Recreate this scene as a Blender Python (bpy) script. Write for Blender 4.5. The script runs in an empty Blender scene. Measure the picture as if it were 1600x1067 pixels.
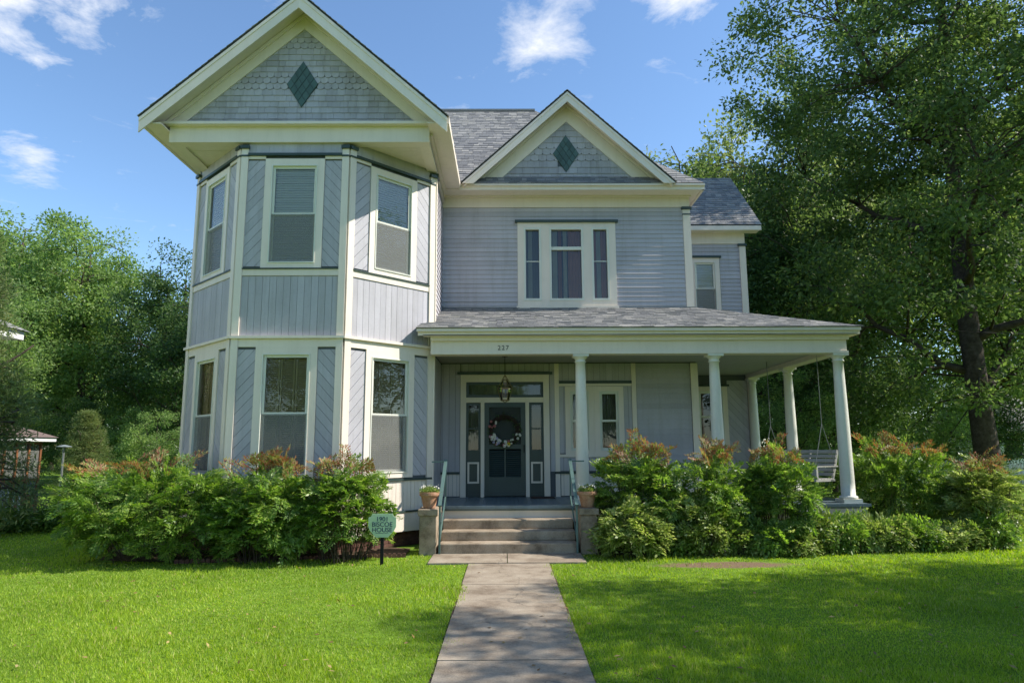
import bpy, math, random
import numpy as np
from mathutils import Vector, Matrix, Euler
R = math.radians
random.seed(7); rng = np.random.default_rng(7)
sc = bpy.context.scene
C = sc.collection
# ------------------------------------------------------------------ camera
cd = bpy.data.cameras.new('camera'); cam = bpy.data.objects.new('camera', cd); C.objects.link(cam)
cd.sensor_width = 36; cd.lens = 24.0; cd.clip_end = 2000; cd.clip_start = .05
cam.matrix_world = Matrix.Translation((0, 0, 1.75)) @ (Matrix.Rotation(R(-.53), 4, 'Z') @ Matrix.Rotation(R(98.9), 4, 'X') @ Matrix.Rotation(R(-.3), 4, 'Z'))
sc.camera = cam
# ------------------------------------------------------------------ sky and sun
SUN_EL, SUN_AZ = R(43), R(92)          # azimuth clockwise from +Y: the sun stands to the right, a touch on the street side of the facade
w = bpy.data.worlds.new('World'); sc.world = w; w.use_nodes = True
nt = w.node_tree; nt.nodes.clear()
def N(t, **k):
    n = nt.nodes.new(t)
    for a, b in k.items(): setattr(n, a, b)
    return n
out = N('ShaderNodeOutputWorld'); bg = N('ShaderNodeBackground'); bg.inputs[1].default_value = .108
sky = N('ShaderNodeTexSky', sky_type='NISHITA', sun_disc=False, sun_elevation=SUN_EL, sun_rotation=SUN_AZ, altitude=100, air_density=1.0, dust_density=.25, ozone_density=2.6)
tc = N('ShaderNodeTexCoord'); sep = N('ShaderNodeSeparateXYZ'); nt.links.new(tc.outputs['Generated'], sep.inputs[0])
mz = N('ShaderNodeMath', operation='MAXIMUM'); mz.inputs[1].default_value = .06; nt.links.new(sep.outputs[2], mz.inputs[0])
def mth(op, a, b=None, clamp=False):
    n = N('ShaderNodeMath', operation=op, use_clamp=clamp)
    for i, x in enumerate((a, b)):
        if x is None: continue
        if isinstance(x, (int, float)): n.inputs[i].default_value = x
        else: nt.links.new(x, n.inputs[i])
    return n.outputs[0]
px = mth('DIVIDE', sep.outputs[0], mz.outputs[0]); py = mth('DIVIDE', sep.outputs[1], mz.outputs[0])
cmb = N('ShaderNodeCombineXYZ'); nt.links.new(px, cmb.inputs[0]); nt.links.new(py, cmb.inputs[1])
def noise(scale, detail, rough, off, dist=0.0):
    m = N('ShaderNodeMapping'); m.inputs['Location'].default_value = off; nt.links.new(cmb.outputs[0], m.inputs[0])
    n = N('ShaderNodeTexNoise'); n.inputs['Scale'].default_value = scale; n.inputs['Detail'].default_value = detail
    n.inputs['Roughness'].default_value = rough; n.inputs['Distortion'].default_value = dist; nt.links.new(m.outputs[0], n.inputs['Vector']); return n.outputs[0]
n1 = noise(4.6, 8, .64, (3.3, 1.7, 0), .35)
wis = mth('MULTIPLY', mth('SUBTRACT', n1, .61), 5.0, True)                      # thin scattered wisps all over the sky
wis = mth('MULTIPLY', wis, .5)
n2 = n1
tot = wis
def cloud(az, el, rad, thr, gain):                                               # a cumulus bank at one bearing
    global tot
    d = Vector((math.sin(R(az)) * math.cos(R(el)), math.cos(R(az)) * math.cos(R(el)), math.sin(R(el))))
    dt = N('ShaderNodeVectorMath', operation='DISTANCE'); nm = N('ShaderNodeVectorMath', operation='NORMALIZE')
    nt.links.new(tc.outputs['Generated'], nm.inputs[0]); nt.links.new(nm.outputs[0], dt.inputs[0]); dt.inputs[1].default_value = d
    m = mth('SUBTRACT', 1.0, mth('DIVIDE', dt.outputs['Value'], rad), True)
    v = mth('MULTIPLY', mth('SUBTRACT', mth('ADD', mth('MULTIPLY', m, .55), n2), thr), gain, True)
    v = mth('MULTIPLY', v, mth('MULTIPLY', m, 6.0, True))
    tot = mth('MAXIMUM', tot, v)
cloud(-38.5, 33, .17, .66, 4.0); cloud(15.5, 36.5, .12, .72, 4.0); cloud(4, 34, .13, .76, 3.0); cloud(-36, 19.5, .07, .80, 3.0)
w.cycles.sampling_method = 'MANUAL'; w.cycles.sample_map_resolution = 512
mixn = N('ShaderNodeMixRGB'); nt.links.new(tot, mixn.inputs[0]); tint = N('ShaderNodeMixRGB', blend_type='MULTIPLY'); tint.inputs[0].default_value = 1; tint.inputs[2].default_value = (.89, .985, 1.03, 1); nt.links.new(sky.outputs[0], tint.inputs[1]); nt.links.new(tint.outputs[0], mixn.inputs[1]); mixn.inputs[2].default_value = (4.3, 4.5, 4.9, 1)
nt.links.new(mixn.outputs[0], bg.inputs[0]); nt.links.new(bg.outputs[0], out.inputs[0])
ld = bpy.data.lights.new('sun', 'SUN'); ld.energy = 3.4; ld.angle = R(.53); ld.color = (1, .95, .86)
so = bpy.data.objects.new('sun', ld); C.objects.link(so)
sd = Vector((math.sin(SUN_AZ) * math.cos(SUN_EL), math.cos(SUN_AZ) * math.cos(SUN_EL), math.sin(SUN_EL)))
so.rotation_euler = sd.to_track_quat('Z', 'Y').to_euler(); so.location = sd * 60
vs = sc.view_settings; vs.view_transform = 'Standard'; vs.look = 'None'; vs.exposure = 1.1; vs.gamma = 1; vs.use_curve_mapping = False
cy = sc.cycles; cy.max_bounces = 7; cy.diffuse_bounces = 3; cy.glossy_bounces = 3; cy.transmission_bounces = 6; cy.transparent_max_bounces = 8
cy.caustics_reflective = False; cy.caustics_refractive = False; cy.use_denoising = True; cy.sample_clamp_indirect = 6
# ------------------------------------------------------------------ materials
def material(name, rough=.6, spec=.4):
    m = bpy.data.materials.new(name); m.use_nodes = True
    b = m.node_tree.nodes['Principled BSDF']; b.inputs['Roughness'].default_value = rough
    b.inputs['Specular IOR Level'].default_value = spec
    return m, m.node_tree, b
def nd(t, ty, **k):
    n = t.nodes.new(ty)
    for a, b in k.items():
        if hasattr(n, a): setattr(n, a, b)
        else: n.inputs[a.replace('_', ' ')].default_value = b
    return n
def ramp(t, fac, stops):
    r = t.nodes.new('ShaderNodeValToRGB'); e = r.color_ramp.elements
    while len(e) < len(stops): e.new(.5)
    for i, (p, c) in enumerate(stops): e[i].position = p; e[i].color = (*c, 1)
    t.links.new(fac, r.inputs[0]); return r.outputs[0]
def scl(c, k): return tuple(x * k for x in c)
def objcoord(t): return nd(t, 'ShaderNodeTexCoord').outputs['Object']
def bump(t, b, h, strength, dist):
    bp = nd(t, 'ShaderNodeBump'); bp.inputs['Strength'].default_value = strength; bp.inputs['Distance'].default_value = dist
    t.links.new(h, bp.inputs['Height']); t.links.new(bp.outputs[0], b.inputs['Normal'])
def paint(name, col, rough=.55, var=.10, dirt=.25, dirtcol=None, spec=.35):
    """brushed house paint: board to board shift, broad weathering, fine chalky streaks"""
    m, t, b = material(name, rough, spec)
    oc = objcoord(t)
    n1 = nd(t, 'ShaderNodeTexNoise', Scale=1.3, Detail=6, Roughness=.65); t.links.new(oc, n1.inputs['Vector'])
    n2 = nd(t, 'ShaderNodeTexNoise', Scale=26, Detail=4, Roughness=.7); t.links.new(oc, n2.inputs['Vector'])
    mx = nd(t, 'ShaderNodeMixRGB', blend_type='MULTIPLY'); mx.inputs[0].default_value = 1
    c1 = ramp(t, n1.outputs[0], [(.3, scl(col, 1 - var)), (.7, scl(col, 1 + var * .6))])
    oi = nd(t, 'ShaderNodeObjectInfo'); c2 = ramp(t, oi.outputs['Random'], [(0, (1 - var,) * 3), (1, (1 + var * .4,) * 3)])
    t.links.new(c1, mx.inputs[1]); t.links.new(c2, mx.inputs[2])
    dm = nd(t, 'ShaderNodeMixRGB'); df = ramp(t, n2.outputs[0], [(.56, (0, 0, 0)), (.78, (dirt,) * 3)])
    t.links.new(df, dm.inputs[0]); t.links.new(mx.outputs[0], dm.inputs[1]); dm.inputs[2].default_value = (*(dirtcol or scl(col, .5)), 1)
    mp = nd(t, 'ShaderNodeMapping'); mp.inputs['Scale'].default_value = (7, 7, .55); t.links.new(oc, mp.inputs[0]); n4 = nd(t, 'ShaderNodeTexNoise', Scale=1, Detail=5, Roughness=.7); t.links.new(mp.outputs[0], n4.inputs['Vector'])
    sk = ramp(t, n4.outputs[0], [(.34, (1 - var * 1.0, 1 - var * 1.05, 1 - var * 1.25)), (.52, (1, 1, 1))]); m6 = nd(t, 'ShaderNodeMixRGB', blend_type='MULTIPLY'); m6.inputs[0].default_value = 1; t.links.new(dm.outputs[0], m6.inputs[1]); t.links.new(sk, m6.inputs[2])
    t.links.new(m6.outputs[0], b.inputs['Base Color']); bump(t, b, n2.outputs[0], .25, .004)
    return m
def stone(name, c0, c1, c2, rough=.85, s=2.0, bs=.5, crack=False):
    m, t, b = material(name, rough, .25); oc = objcoord(t)
    n1 = nd(t, 'ShaderNodeTexNoise', Scale=s, Detail=8, Roughness=.7); t.links.new(oc, n1.inputs['Vector'])
    n2 = nd(t, 'ShaderNodeTexNoise', Scale=60, Detail=5, Roughness=.7); t.links.new(oc, n2.inputs['Vector'])
    a = ramp(t, n1.outputs[0], [(.28, c0), (.5, c1), (.72, c2)])
    g = ramp(t, n2.outputs[0], [(.3, (.72,) * 3), (.7, (1.15,) * 3)])
    mx = nd(t, 'ShaderNodeMixRGB', blend_type='MULTIPLY'); mx.inputs[0].default_value = 1
    t.links.new(a, mx.inputs[1]); t.links.new(g, mx.inputs[2]); t.links.new(mx.outputs[0], b.inputs['Base Color'])
    if crack:
        wv = nd(t, 'ShaderNodeTexNoise', Scale=1.7, Detail=4); t.links.new(oc, wv.inputs['Vector']); va = nd(t, 'ShaderNodeVectorMath', operation='MULTIPLY_ADD'); t.links.new(wv.outputs['Color'], va.inputs[0]); va.inputs[1].default_value = (.9, .9, .9); t.links.new(oc, va.inputs[2])
        vo = nd(t, 'ShaderNodeTexVoronoi', feature='DISTANCE_TO_EDGE', Scale=.55); t.links.new(va.outputs[0], vo.inputs['Vector']); ck = ramp(t, vo.outputs['Distance'], [(.003, (.68,) * 3), (.009, (1,) * 3)])
        m5 = nd(t, 'ShaderNodeMixRGB', blend_type='MULTIPLY'); m5.inputs[0].default_value = 1; t.links.new(mx.outputs[0], m5.inputs[1]); t.links.new(ck, m5.inputs[2]); t.links.new(m5.outputs[0], b.inputs['Base Color'])
    bump(t, b, n2.outputs[0], bs, .01); return m
def islands(name, stops, rough=.9, spec=.2, noise_s=30, fine=.25):
    m, t, b = material(name, rough, spec); g = nd(t, 'ShaderNodeNewGeometry')
    c = ramp(t, g.outputs['Random Per Island'], stops)
    n2 = nd(t, 'ShaderNodeTexNoise', Scale=noise_s, Detail=4, Roughness=.7); t.links.new(objcoord(t), n2.inputs['Vector'])
    gg = ramp(t, n2.outputs[0], [(.3, (1 - fine,) * 3), (.7, (1 + fine,) * 3)])
    mx = nd(t, 'ShaderNodeMixRGB', blend_type='MULTIPLY'); mx.inputs[0].default_value = 1
    t.links.new(c, mx.inputs[1]); t.links.new(gg, mx.inputs[2]); t.links.new(mx.outputs[0], b.inputs['Base Color'])
    bump(t, b, n2.outputs[0], .5, .008); return m
def leafmat(name, stops, trans=.35, rough=.5, spec=.35, patch=None):
    m, t, b = material(name, rough, spec); g = nd(t, 'ShaderNodeNewGeometry')
    c = ramp(t, g.outputs['Random Per Island'], stops)
    n1 = nd(t, 'ShaderNodeTexNoise', Scale=patch or .9, Detail=3); t.links.new(objcoord(t), n1.inputs['Vector'])
    v = ramp(t, n1.outputs[0], [(.3, (.70, .75, .80)), (.7, (1.25, 1.18, 1.0))])
    mx = nd(t, 'ShaderNodeMixRGB', blend_type='MULTIPLY'); mx.inputs[0].default_value = 1
    t.links.new(c, mx.inputs[1]); t.links.new(v, mx.inputs[2]); t.links.new(mx.outputs[0], b.inputs['Base Color'])
    tr = nd(t, 'ShaderNodeBsdfTranslucent'); hs = nd(t, 'ShaderNodeHueSaturation'); hs.inputs['Saturation'].default_value = 1.15; hs.inputs['Value'].default_value = 1.3
    t.links.new(mx.outputs[0], hs.inputs['Color']); t.links.new(hs.outputs[0], tr.inputs[0])
    ms = nd(t, 'ShaderNodeMixShader'); ms.inputs[0].default_value = trans
    t.links.new(b.outputs[0], ms.inputs[1]); t.links.new(tr.outputs[0], ms.inputs[2])
    t.links.new(ms.outputs[0], t.nodes['Material Output'].inputs[0]); return m
def plain(name, col, rough=.5, spec=.4, metal=0, emis=None):
    m, t, b = material(name, rough, spec); b.inputs['Base Color'].default_value = (*col, 1); b.inputs['Metallic'].default_value = metal
    if emis: b.inputs['Emission Color'].default_value = (*col, 1); b.inputs['Emission Strength'].default_value = emis
    return m
def glassmat(name, ior=1.75, tint=(.95, .97, .96)):
    m = bpy.data.materials.new(name); m.use_nodes = True; t = m.node_tree; t.nodes.clear()
    o = t.nodes.new('ShaderNodeOutputMaterial'); ms = t.nodes.new('ShaderNodeMixShader'); fr = t.nodes.new('ShaderNodeFresnel'); fr.inputs[0].default_value = ior
    tr = t.nodes.new('ShaderNodeBsdfTransparent'); tr.inputs[0].default_value = (*tint, 1); gl = t.nodes.new('ShaderNodeBsdfGlossy'); gl.inputs['Roughness'].default_value = .01
    n = t.nodes.new('ShaderNodeTexNoise'); n.inputs['Scale'].default_value = 2.2; bp = t.nodes.new('ShaderNodeBump'); bp.inputs['Strength'].default_value = .035; bp.inputs['Distance'].default_value = .02
    tcn = t.nodes.new('ShaderNodeTexCoord'); t.links.new(tcn.outputs['Object'], n.inputs['Vector']); t.links.new(n.outputs[0], bp.inputs['Height']); t.links.new(bp.outputs[0], gl.inputs['Normal'])
    t.links.new(fr.outputs[0], ms.inputs[0]); t.links.new(tr.outputs[0], ms.inputs[1]); t.links.new(gl.outputs[0], ms.inputs[2]); t.links.new(ms.outputs[0], o.inputs[0]); return m
def screenmat(name, col, opac):
    m = bpy.data.materials.new(name); m.use_nodes = True; t = m.node_tree; b = t.nodes['Principled BSDF']
    b.inputs['Base Color'].default_value = (*col, 1); b.inputs['Roughness'].default_value = .7
    ms = t.nodes.new('ShaderNodeMixShader'); tr = t.nodes.new('ShaderNodeBsdfTransparent'); ms.inputs[0].default_value = opac
    t.links.new(tr.outputs[0], ms.inputs[1]); t.links.new(b.outputs[0], ms.inputs[2]); t.links.new(ms.outputs[0], t.nodes['Material Output'].inputs[0]); return m
M = {}
M['siding'] = paint('siding_grey', (.465, .445, .475), .6, .10, .35)
M['shingle'] = paint('shingle_grey', (.44, .42, .445), .7, .16, .35)
M['trim'] = paint('cream_trim', (.80, .70, .595), .5, .05, .16, (.42, .40, .30))
M['dark'] = paint('dark_green_trim', (.045, .07, .063), .4, .12, .2)
M['lozenge'] = paint('green_lozenge', (.07, .125, .115), .5, .2, .2)
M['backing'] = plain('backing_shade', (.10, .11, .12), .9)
M['sash'] = paint('sash_white', (.70, .69, .60), .4, .04, .1)
M['door'] = paint('door_teal', (.022, .045, .05), .35, .12, .2, (.05, .07, .07), .5)
M['floor'] = paint('porch_floor_paint', (.13, .175, .20), .4, .15, .4, (.2, .2, .19), .5)
M['ceil'] = paint('porch_ceiling_paint', (.38, .37, .33), .6, .06, .2)
M['lawnchair'] = paint('swing_paint', (.42, .41, .38), .5, .1, .3)
M['column'] = paint('column_paint', (.72, .69, .60), .45, .06, .3, (.30, .28, .22))
M['roof'] = islands('asphalt_shingles', [(0, (.17, .17, .175)), (.4, (.215, .212, .21)), (.75, (.27, .26, .25)), (1, (.34, .325, .30))], .95, .15, 60, .35)
M['roofedge'] = plain('roof_edge', (.035, .035, .035), .9)
M['concrete'] = stone('old_concrete', (.16, .115, .078), (.33, .265, .195), (.43, .36, .275), .9, 2.2, .5, True)
M['stepc'] = stone('step_concrete', (.10, .07, .045), (.33, .26, .185), (.47, .385, .29), .9, 2.6)
M['brick'] = stone('dark_brick', (.06, .03, .025), (.12, .06, .045), (.18, .095, .07), .9, 7)
M['terra'] = stone('terracotta', (.30, .14, .08), (.45, .24, .14), (.52, .34, .24), .85, 9, .3)
M['soil'] = stone('soil', (.05, .032, .02), (.10, .065, .04), (.16, .11, .07), 1, 5)
M['railm'] = paint('rail_green_metal', (.10, .165, .15), .35, .1, .3, (.2, .2, .17), .5)
M['glass'] = glassmat('window_glass'); M['screen'] = screenmat('insect_screen', (.26, .26, .245), .32); M['screen2'] = screenmat('dark_screen', (.05, .06, .06), .5)
M['blind'] = plain('blind_white', (.88, .89, .86), .5); M['room'] = plain('room_dark', (.012, .012, .012), .9)  # room_dark: darkness of unlit interiors put into a near-black colour
M['shutter'] = paint('shutter_tan', (.50, .40, .23), .5, .1, .1); M['curtain'] = paint('lace_curtain', (.62, .60, .52), .9, .1, .2); M['sheer'] = paint('sheer_curtain', (.16, .155, .14), .9, .15, .2); M['rcurtain'] = paint('rust_curtain', (.46, .17, .10), .9, .2, .2)
M['bark'] = stone('bark', (.03, .022, .016), (.075, .056, .042), (.13, .105, .085), .95, 6, 1.0)
M['cane'] = plain('cane_brown', (.055, .042, .028), .9)
M['black'] = plain('black_metal', (.015, .015, .015), .8, .15); M['brass'] = plain('old_brass', (.28, .2, .09), .35, .5, .9); M['bulb'] = plain('bulb_white', (.7, .68, .6), .3)
M['signg'] = paint('sign_green', (.44, .58, .38), .4, .03, .05); M['ink'] = plain('sign_ink', (.02, .03, .10), .5); M['numb'] = plain('number_black', (.02, .018, .015), .5)
M['wood'] = paint('redwood_stain', (.27, .105, .045), .6, .2, .3); M['white'] = paint('white_paint', (.74, .74, .72), .5, .04, .15); M['brownroof'] = islands('brown_roof', [(0, (.10, .07, .06)), (1, (.2, .15, .13))])
M['meter'] = plain('meter_grey', (.22, .25, .25), .45); M['pipe'] = plain('pipe_steel', (.3, .31, .3), .4, .5, .6); M['acgrey'] = paint('unit_grey', (.33, .36, .37), .5)
M['oak'] = leafmat('oak_leaves', [(0, (.065, .105, .038)), (.5, (.115, .18, .056)), (.9, (.17, .24, .075)), (1, (.27, .32, .13))], 0.52)
M['pale'] = leafmat('pale_leaves', [(0, (.12, .17, .06)), (.5, (.18, .24, .085)), (1, (.28, .32, .14))], 0.48)
M['fresh'] = leafmat('fresh_leaves', [(0, (.125, .205, .065)), (.5, (.205, .315, .10)), (1, (.31, .42, .14))], 0.52)
M['deep'] = leafmat('deep_leaves', [(0, (.05, .10, .036)), (.6, (.09, .16, .055)), (1, (.16, .23, .075))], 0.46)
M['cedar'] = leafmat('cedar_sprays', [(0, (.10, .17, .06)), (.5, (.17, .23, .085)), (1, (.28, .30, .12))], 0.42)
M['nan'] = leafmat('nandina_leaves', [(0, (.10, .19, .042)), (.5, (.19, .31, .062)), (.85, (.27, .40, .085)), (1, (.42, .48, .17))], 0.5, .4, .5, 2.0)
M['nanred'] = leafmat('nandina_red_tips', [(0, (.34, .10, .07)), (.35, (.38, .20, .09)), (.6, (.22, .27, .06)), (1, (.40, .32, .16))], 0.4)
M['aucuba'] = leafmat('yellow_green_leaves', [(0, (.14, .22, .05)), (.5, (.27, .36, .09)), (1, (.48, .52, .22))], 0.45, .35, .5, 3)
M['strap'] = leafmat('strap_leaves', [(0, (.13, .22, .05)), (.6, (.24, .34, .075)), (1, (.42, .44, .17))], 0.45)
M['grass'] = leafmat('grass_blades', [(0, (.19, .295, .03)), (.45, (.305, .445, .048)), (.85, (.40, .52, .075)), (.94, (.47, .50, .14)), (1, (.52, .45, .22))], 0.5, .5, .3, .45)
M['dryleaf'] = leafmat('dry_leaves', [(0, (.16, .09, .04)), (.5, (.28, .17, .07)), (1, (.38, .30, .12))], .1)
M['petalw'] = plain('petal_white', (.7, .66, .58), .7); M['petalp'] = plain('petal_pink', (.45, .16, .16), .7); M['petaly'] = plain('petal_yellow', (.7, .5, .03), .7); M['petalv'] = plain('petal_lilac', (.4, .36, .5), .7); M['twig'] = plain('twig_brown', (.05, .028, .022), .9)
M['blue'] = plain('blue_plastic', (.03, .16, .42), .4)
# ground: mown turf base with bare earth where the grass is worn
m, t, b = material('turf_base', 1, .1); oc = objcoord(t)
n1 = nd(t, 'ShaderNodeTexNoise', Scale=.7, Detail=8, Roughness=.7); t.links.new(oc, n1.inputs['Vector']); n2 = nd(t, 'ShaderNodeTexNoise', Scale=14, Detail=6, Roughness=.75); t.links.new(oc, n2.inputs['Vector'])
ca = ramp(t, n1.outputs[0], [(.3, (.11, .19, .02)), (.6, (.17, .28, .03)), (.8, (.23, .30, .055))]); cb = ramp(t, n2.outputs[0], [(.3, (.6,) * 3), (.7, (1.25,) * 3)])
mx = nd(t, 'ShaderNodeMixRGB', blend_type='MULTIPLY'); mx.inputs[0].default_value = 1; t.links.new(ca, mx.inputs[1]); t.links.new(cb, mx.inputs[2]); 
mp = nd(t, 'ShaderNodeMapping'); mp.inputs['Location'].default_value = (-3.35 / 1.15, -10.75 / .34, 0); mp.inputs['Scale'].default_value = (1 / 1.15, 1 / .34, 0); t.links.new(oc, mp.inputs[0])
ln_ = nd(t, 'ShaderNodeVectorMath', operation='LENGTH'); t.links.new(mp.outputs[0], ln_.inputs[0]); n3 = nd(t, 'ShaderNodeTexNoise', Scale=3.5, Detail=6, Roughness=.7); t.links.new(oc, n3.inputs['Vector'])
ad = nd(t, 'ShaderNodeMath', operation='ADD'); t.links.new(ln_.outputs['Value'], ad.inputs[0]); t.links.new(n3.outputs[0], ad.inputs[1]); rr0 = ramp(t, ad.outputs[0], [(.0, (1, 1, 1)), (.98, (1, 1, 1)), (1.0, (0, 0, 0))])
dv = nd(t, 'ShaderNodeMath', operation='MULTIPLY'); dv.inputs[1].default_value = .66; t.links.new(ad.outputs[0], dv.inputs[0]); rr0 = ramp(t, dv.outputs[0], [(.75, (1, 1, 1)), (1.0, (0, 0, 0))])
m3 = nd(t, 'ShaderNodeMixRGB'); t.links.new(rr0, m3.inputs[0]); t.links.new(mx.outputs[0], m3.inputs[1]); m3.inputs[2].default_value = (.20, .135, .085, 1)
t.links.new(m3.outputs[0], b.inputs['Base Color']); bump(t, b, n2.outputs[0], .8, .03); M['turf'] = m
# ------------------------------------------------------------------ builders
class Fr:
    def __init__(s, o, u, v=(0, 0, 1)):
        s.o = Vector(o); s.u = Vector(u).normalized(); s.v = Vector(v).normalized(); s.n = s.u.cross(s.v)
    def P(s, a, b, c=0): return s.o + s.u * a + s.v * b + s.n * c
def clip(poly, cp):
    outp = list(poly)
    for i in range(len(cp)):
        a, b = cp[i], cp[(i + 1) % len(cp)]; inp, outp = outp, []
        if not inp: return []
        f = lambda p: (b[0] - a[0]) * (p[1] - a[1]) - (b[1] - a[1]) * (p[0] - a[0])
        for j in range(len(inp)):
            p, q = inp[j - 1], inp[j]; fp, fq = f(p), f(q)
            if (fp >= 0) != (fq >= 0):
                k = fp / (fp - fq); outp.append((p[0] + (q[0] - p[0]) * k, p[1] + (q[1] - p[1]) * k))
            if fq >= 0: outp.append(q)
    r = []
    for p in outp:
        if not r or abs(p[0] - r[-1][0]) + abs(p[1] - r[-1][1]) > 1e-4: r.append(p)
    if len(r) > 1 and abs(r[0][0] - r[-1][0]) + abs(r[0][1] - r[-1][1]) < 1e-4: r.pop()
    return r if len(r) >= 3 else []
def rect(u0, u1, v0, v1): return [(u0, v0), (u1, v0), (u1, v1), (u0, v1)]
class MB:
    def __init__(s): s.v = []; s.f = []
    def prism(s, fr, poly, n0, n1):
        k = len(s.v); n = len(poly); g = n1 if callable(n1) else (lambda v: n1)
        for a, b in poly: s.v.append(fr.P(a, b, n0))
        for a, b in poly: s.v.append(fr.P(a, b, g(b)))
        s.f.append(tuple(k + n - 1 - i for i in range(n))); s.f.append(tuple(k + n + i for i in range(n)))
        for i in range(n):
            j = (i + 1) % n; s.f.append((k + i, k + j, k + n + j, k + n + i))
        return s
    def box(s, fr, u0, u1, v0, v1, n0, n1): return s.prism(fr, rect(u0, u1, v0, v1), n0, n1)
    def wbox(s, x0, x1, y0, y1, z0, z1): return s.box(Fr((0, 0, 0), (1, 0, 0)), x0, x1, z0, z1, -y1, -y0)
    def tube(s, pts, rad, seg=6):
        pts = [Vector(p) for p in pts]; k0 = len(s.v)
        for i, p in enumerate(pts):
            d = (pts[min(i + 1, len(pts) - 1)] - pts[max(i - 1, 0)]).normalized()
            a = d.cross(Vector((0, 0, 1)) if abs(d.z) < .9 else Vector((1, 0, 0))).normalized(); b2 = d.cross(a)
            r = rad[i] if hasattr(rad, '__len__') else rad
            for q in range(seg):
                t = 2 * math.pi * q / seg; s.v.append(p + (a * math.cos(t) + b2 * math.sin(t)) * r)
        for i in range(len(pts) - 1):
            for q in range(seg):
                a0 = k0 + i * seg + q; a1 = k0 + i * seg + (q + 1) % seg; s.f.append((a0, a0 + seg, a1 + seg, a1))
        s.f.append(tuple(k0 + q for q in range(seg))); e = k0 + (len(pts) - 1) * seg; s.f.append(tuple(e + seg - 1 - q for q in range(seg)))
        return s
    def lathe(s, o, prof, seg=20):
        o = Vector(o); k0 = len(s.v)
        for r, z in prof:
            for q in range(seg): t = 2 * math.pi * q / seg; s.v.append(o + Vector((r * math.cos(t), r * math.sin(t), z)))
        for i in range(len(prof) - 1):
            for q in range(seg):
                a0 = k0 + i * seg + q; a1 = k0 + i * seg + (q + 1) % seg; s.f.append((a0, a1, a1 + seg, a0 + seg))
        s.f.append(tuple(k0 + seg - 1 - q for q in range(seg))); e = k0 + (len(prof) - 1) * seg; s.f.append(tuple(e + q for q in range(seg)))
        return s
    def ball(s, c, r, sx=1, sy=1, sz=1, seg=8):
        return s.lathe(Vector(c), [(max(.001, r * sx * math.sin(math.pi * i / 6)), -r * sz * math.cos(math.pi * i / 6)) for i in range(7)], seg)
    def mesh(s, name, mat, smooth=False):
        me = bpy.data.meshes.new(name); me.from_pydata([tuple(p) for p in s.v], [], s.f); me.materials.append(M[mat] if isinstance(mat, str) else mat)
        if smooth: me.polygons.foreach_set('use_smooth', [True] * len(me.polygons))
        me.update(); return me
    def obj(s, name, mat, parent=None, smooth=False, kind=None):
        if name == 'pane': s.f = [s.f[1]]                 # one sheet of glass
        return link(name, s.mesh(name, mat, smooth), parent, kind)
def link(name, me, parent=None, kind=None):
    o = bpy.data.objects.new(name, me); C.objects.link(o)
    if parent is not None:
        o.parent = parent
        if parent.type == 'EMPTY' and parent.get('_world'): o.matrix_parent_inverse = Matrix.Translation(-parent.location)
    if kind: o['kind'] = kind
    return o
def tag(o, label, cat, group=None, kind=None):
    o['label'] = label; o['category'] = cat
    if group: o['group'] = group
    if kind: o['kind'] = kind
    return o
def thing(name, loc, label, cat, group=None, world=True, rz=0):
    o = bpy.data.objects.new(name, None); C.objects.link(o); o.location = loc; o.rotation_euler.z = rz; o.empty_display_size = .2
    if world: o['_world'] = 1
    return tag(o, label, cat, group)
def structure(o): o['kind'] = 'structure'; return o
FRONT = Fr((0, 0, 0), (1, 0, 0))
def yf(Y): return Fr((0, Y, 0), (1, 0, 0))          # a wall facing the street at depth Y, u = X, v = Z

# ------------------------------------------------------------------ ground, walk, beds
g = MB(); g.v = [Vector(p) for p in ((-400, -200, -.015), (400, -200, -.015), (400, 500, -.015), (-400, 500, -.015))]; g.f = [(0, 1, 2, 3)]
structure(g.obj('ground', 'turf'))
walk = structure(MB().wbox(-.60, .68, -3, 10.93, -.08, -.012).obj('walkway', 'soil'))
ys = [-3, -1.4, .2, 1.75, 3.3, 4.75, 6.05, 7.65, 9.3, 10.93]
for i in range(len(ys) - 1):
    dz = random.uniform(-.004, .006)
    MB().wbox(-.58 + random.uniform(-.008, .008), .66 + random.uniform(-.008, .008), ys[i] + .006, ys[i + 1] - .006, -.06, .006 + dz).obj('slab', 'concrete', walk)
for x0, x1 in ((-1.22, .005), (.018, 1.24)): MB().wbox(x0, x1, 10.94, 11.88, -.06, .012).obj('slab', 'concrete', walk)
bed = MB(); bed.v = [Vector((x, y, .004)) for x, y in ((-7.0, 12.6), (-6.6, 11.5), (-5, 11.2), (-1.7, 11.75), (-1.7, 12.6), (-6.5, 14.5))]; bed.f = [(0, 1, 2, 3, 4, 5)]
structure(bed.obj('flower_bed', 'soil'))
bed = MB(); bed.v = [Vector((x, y, .004)) for x, y in ((1.5, 11.75), (3, 11.7), (6.5, 11.9), (9.2, 12.6), (9.5, 14.5), (6.8, 14.5), (6.6, 12.9), (1.5, 12.9))]; bed.f = [tuple(range(8))]
structure(bed.obj('flower_bed', 'soil'))
eb = thing('bed_edging', (-3.6, 11.4, 0), 'low row of scalloped dark edging along the left bush bed', 'edging')
for i in range(46):
    t = i / 45; x = -5.2 + 3.5 * t; y = 11.22 + .50 * t
    MB().prism(Fr((x, y, 0), (.99, .14, 0)), [(-.034, -.05), (.034, -.05), (.034, .035), (.02, .055), (-.02, .055), (-.034, .035)], 0, .03).obj('edging_block', 'brick', eb)

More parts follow.
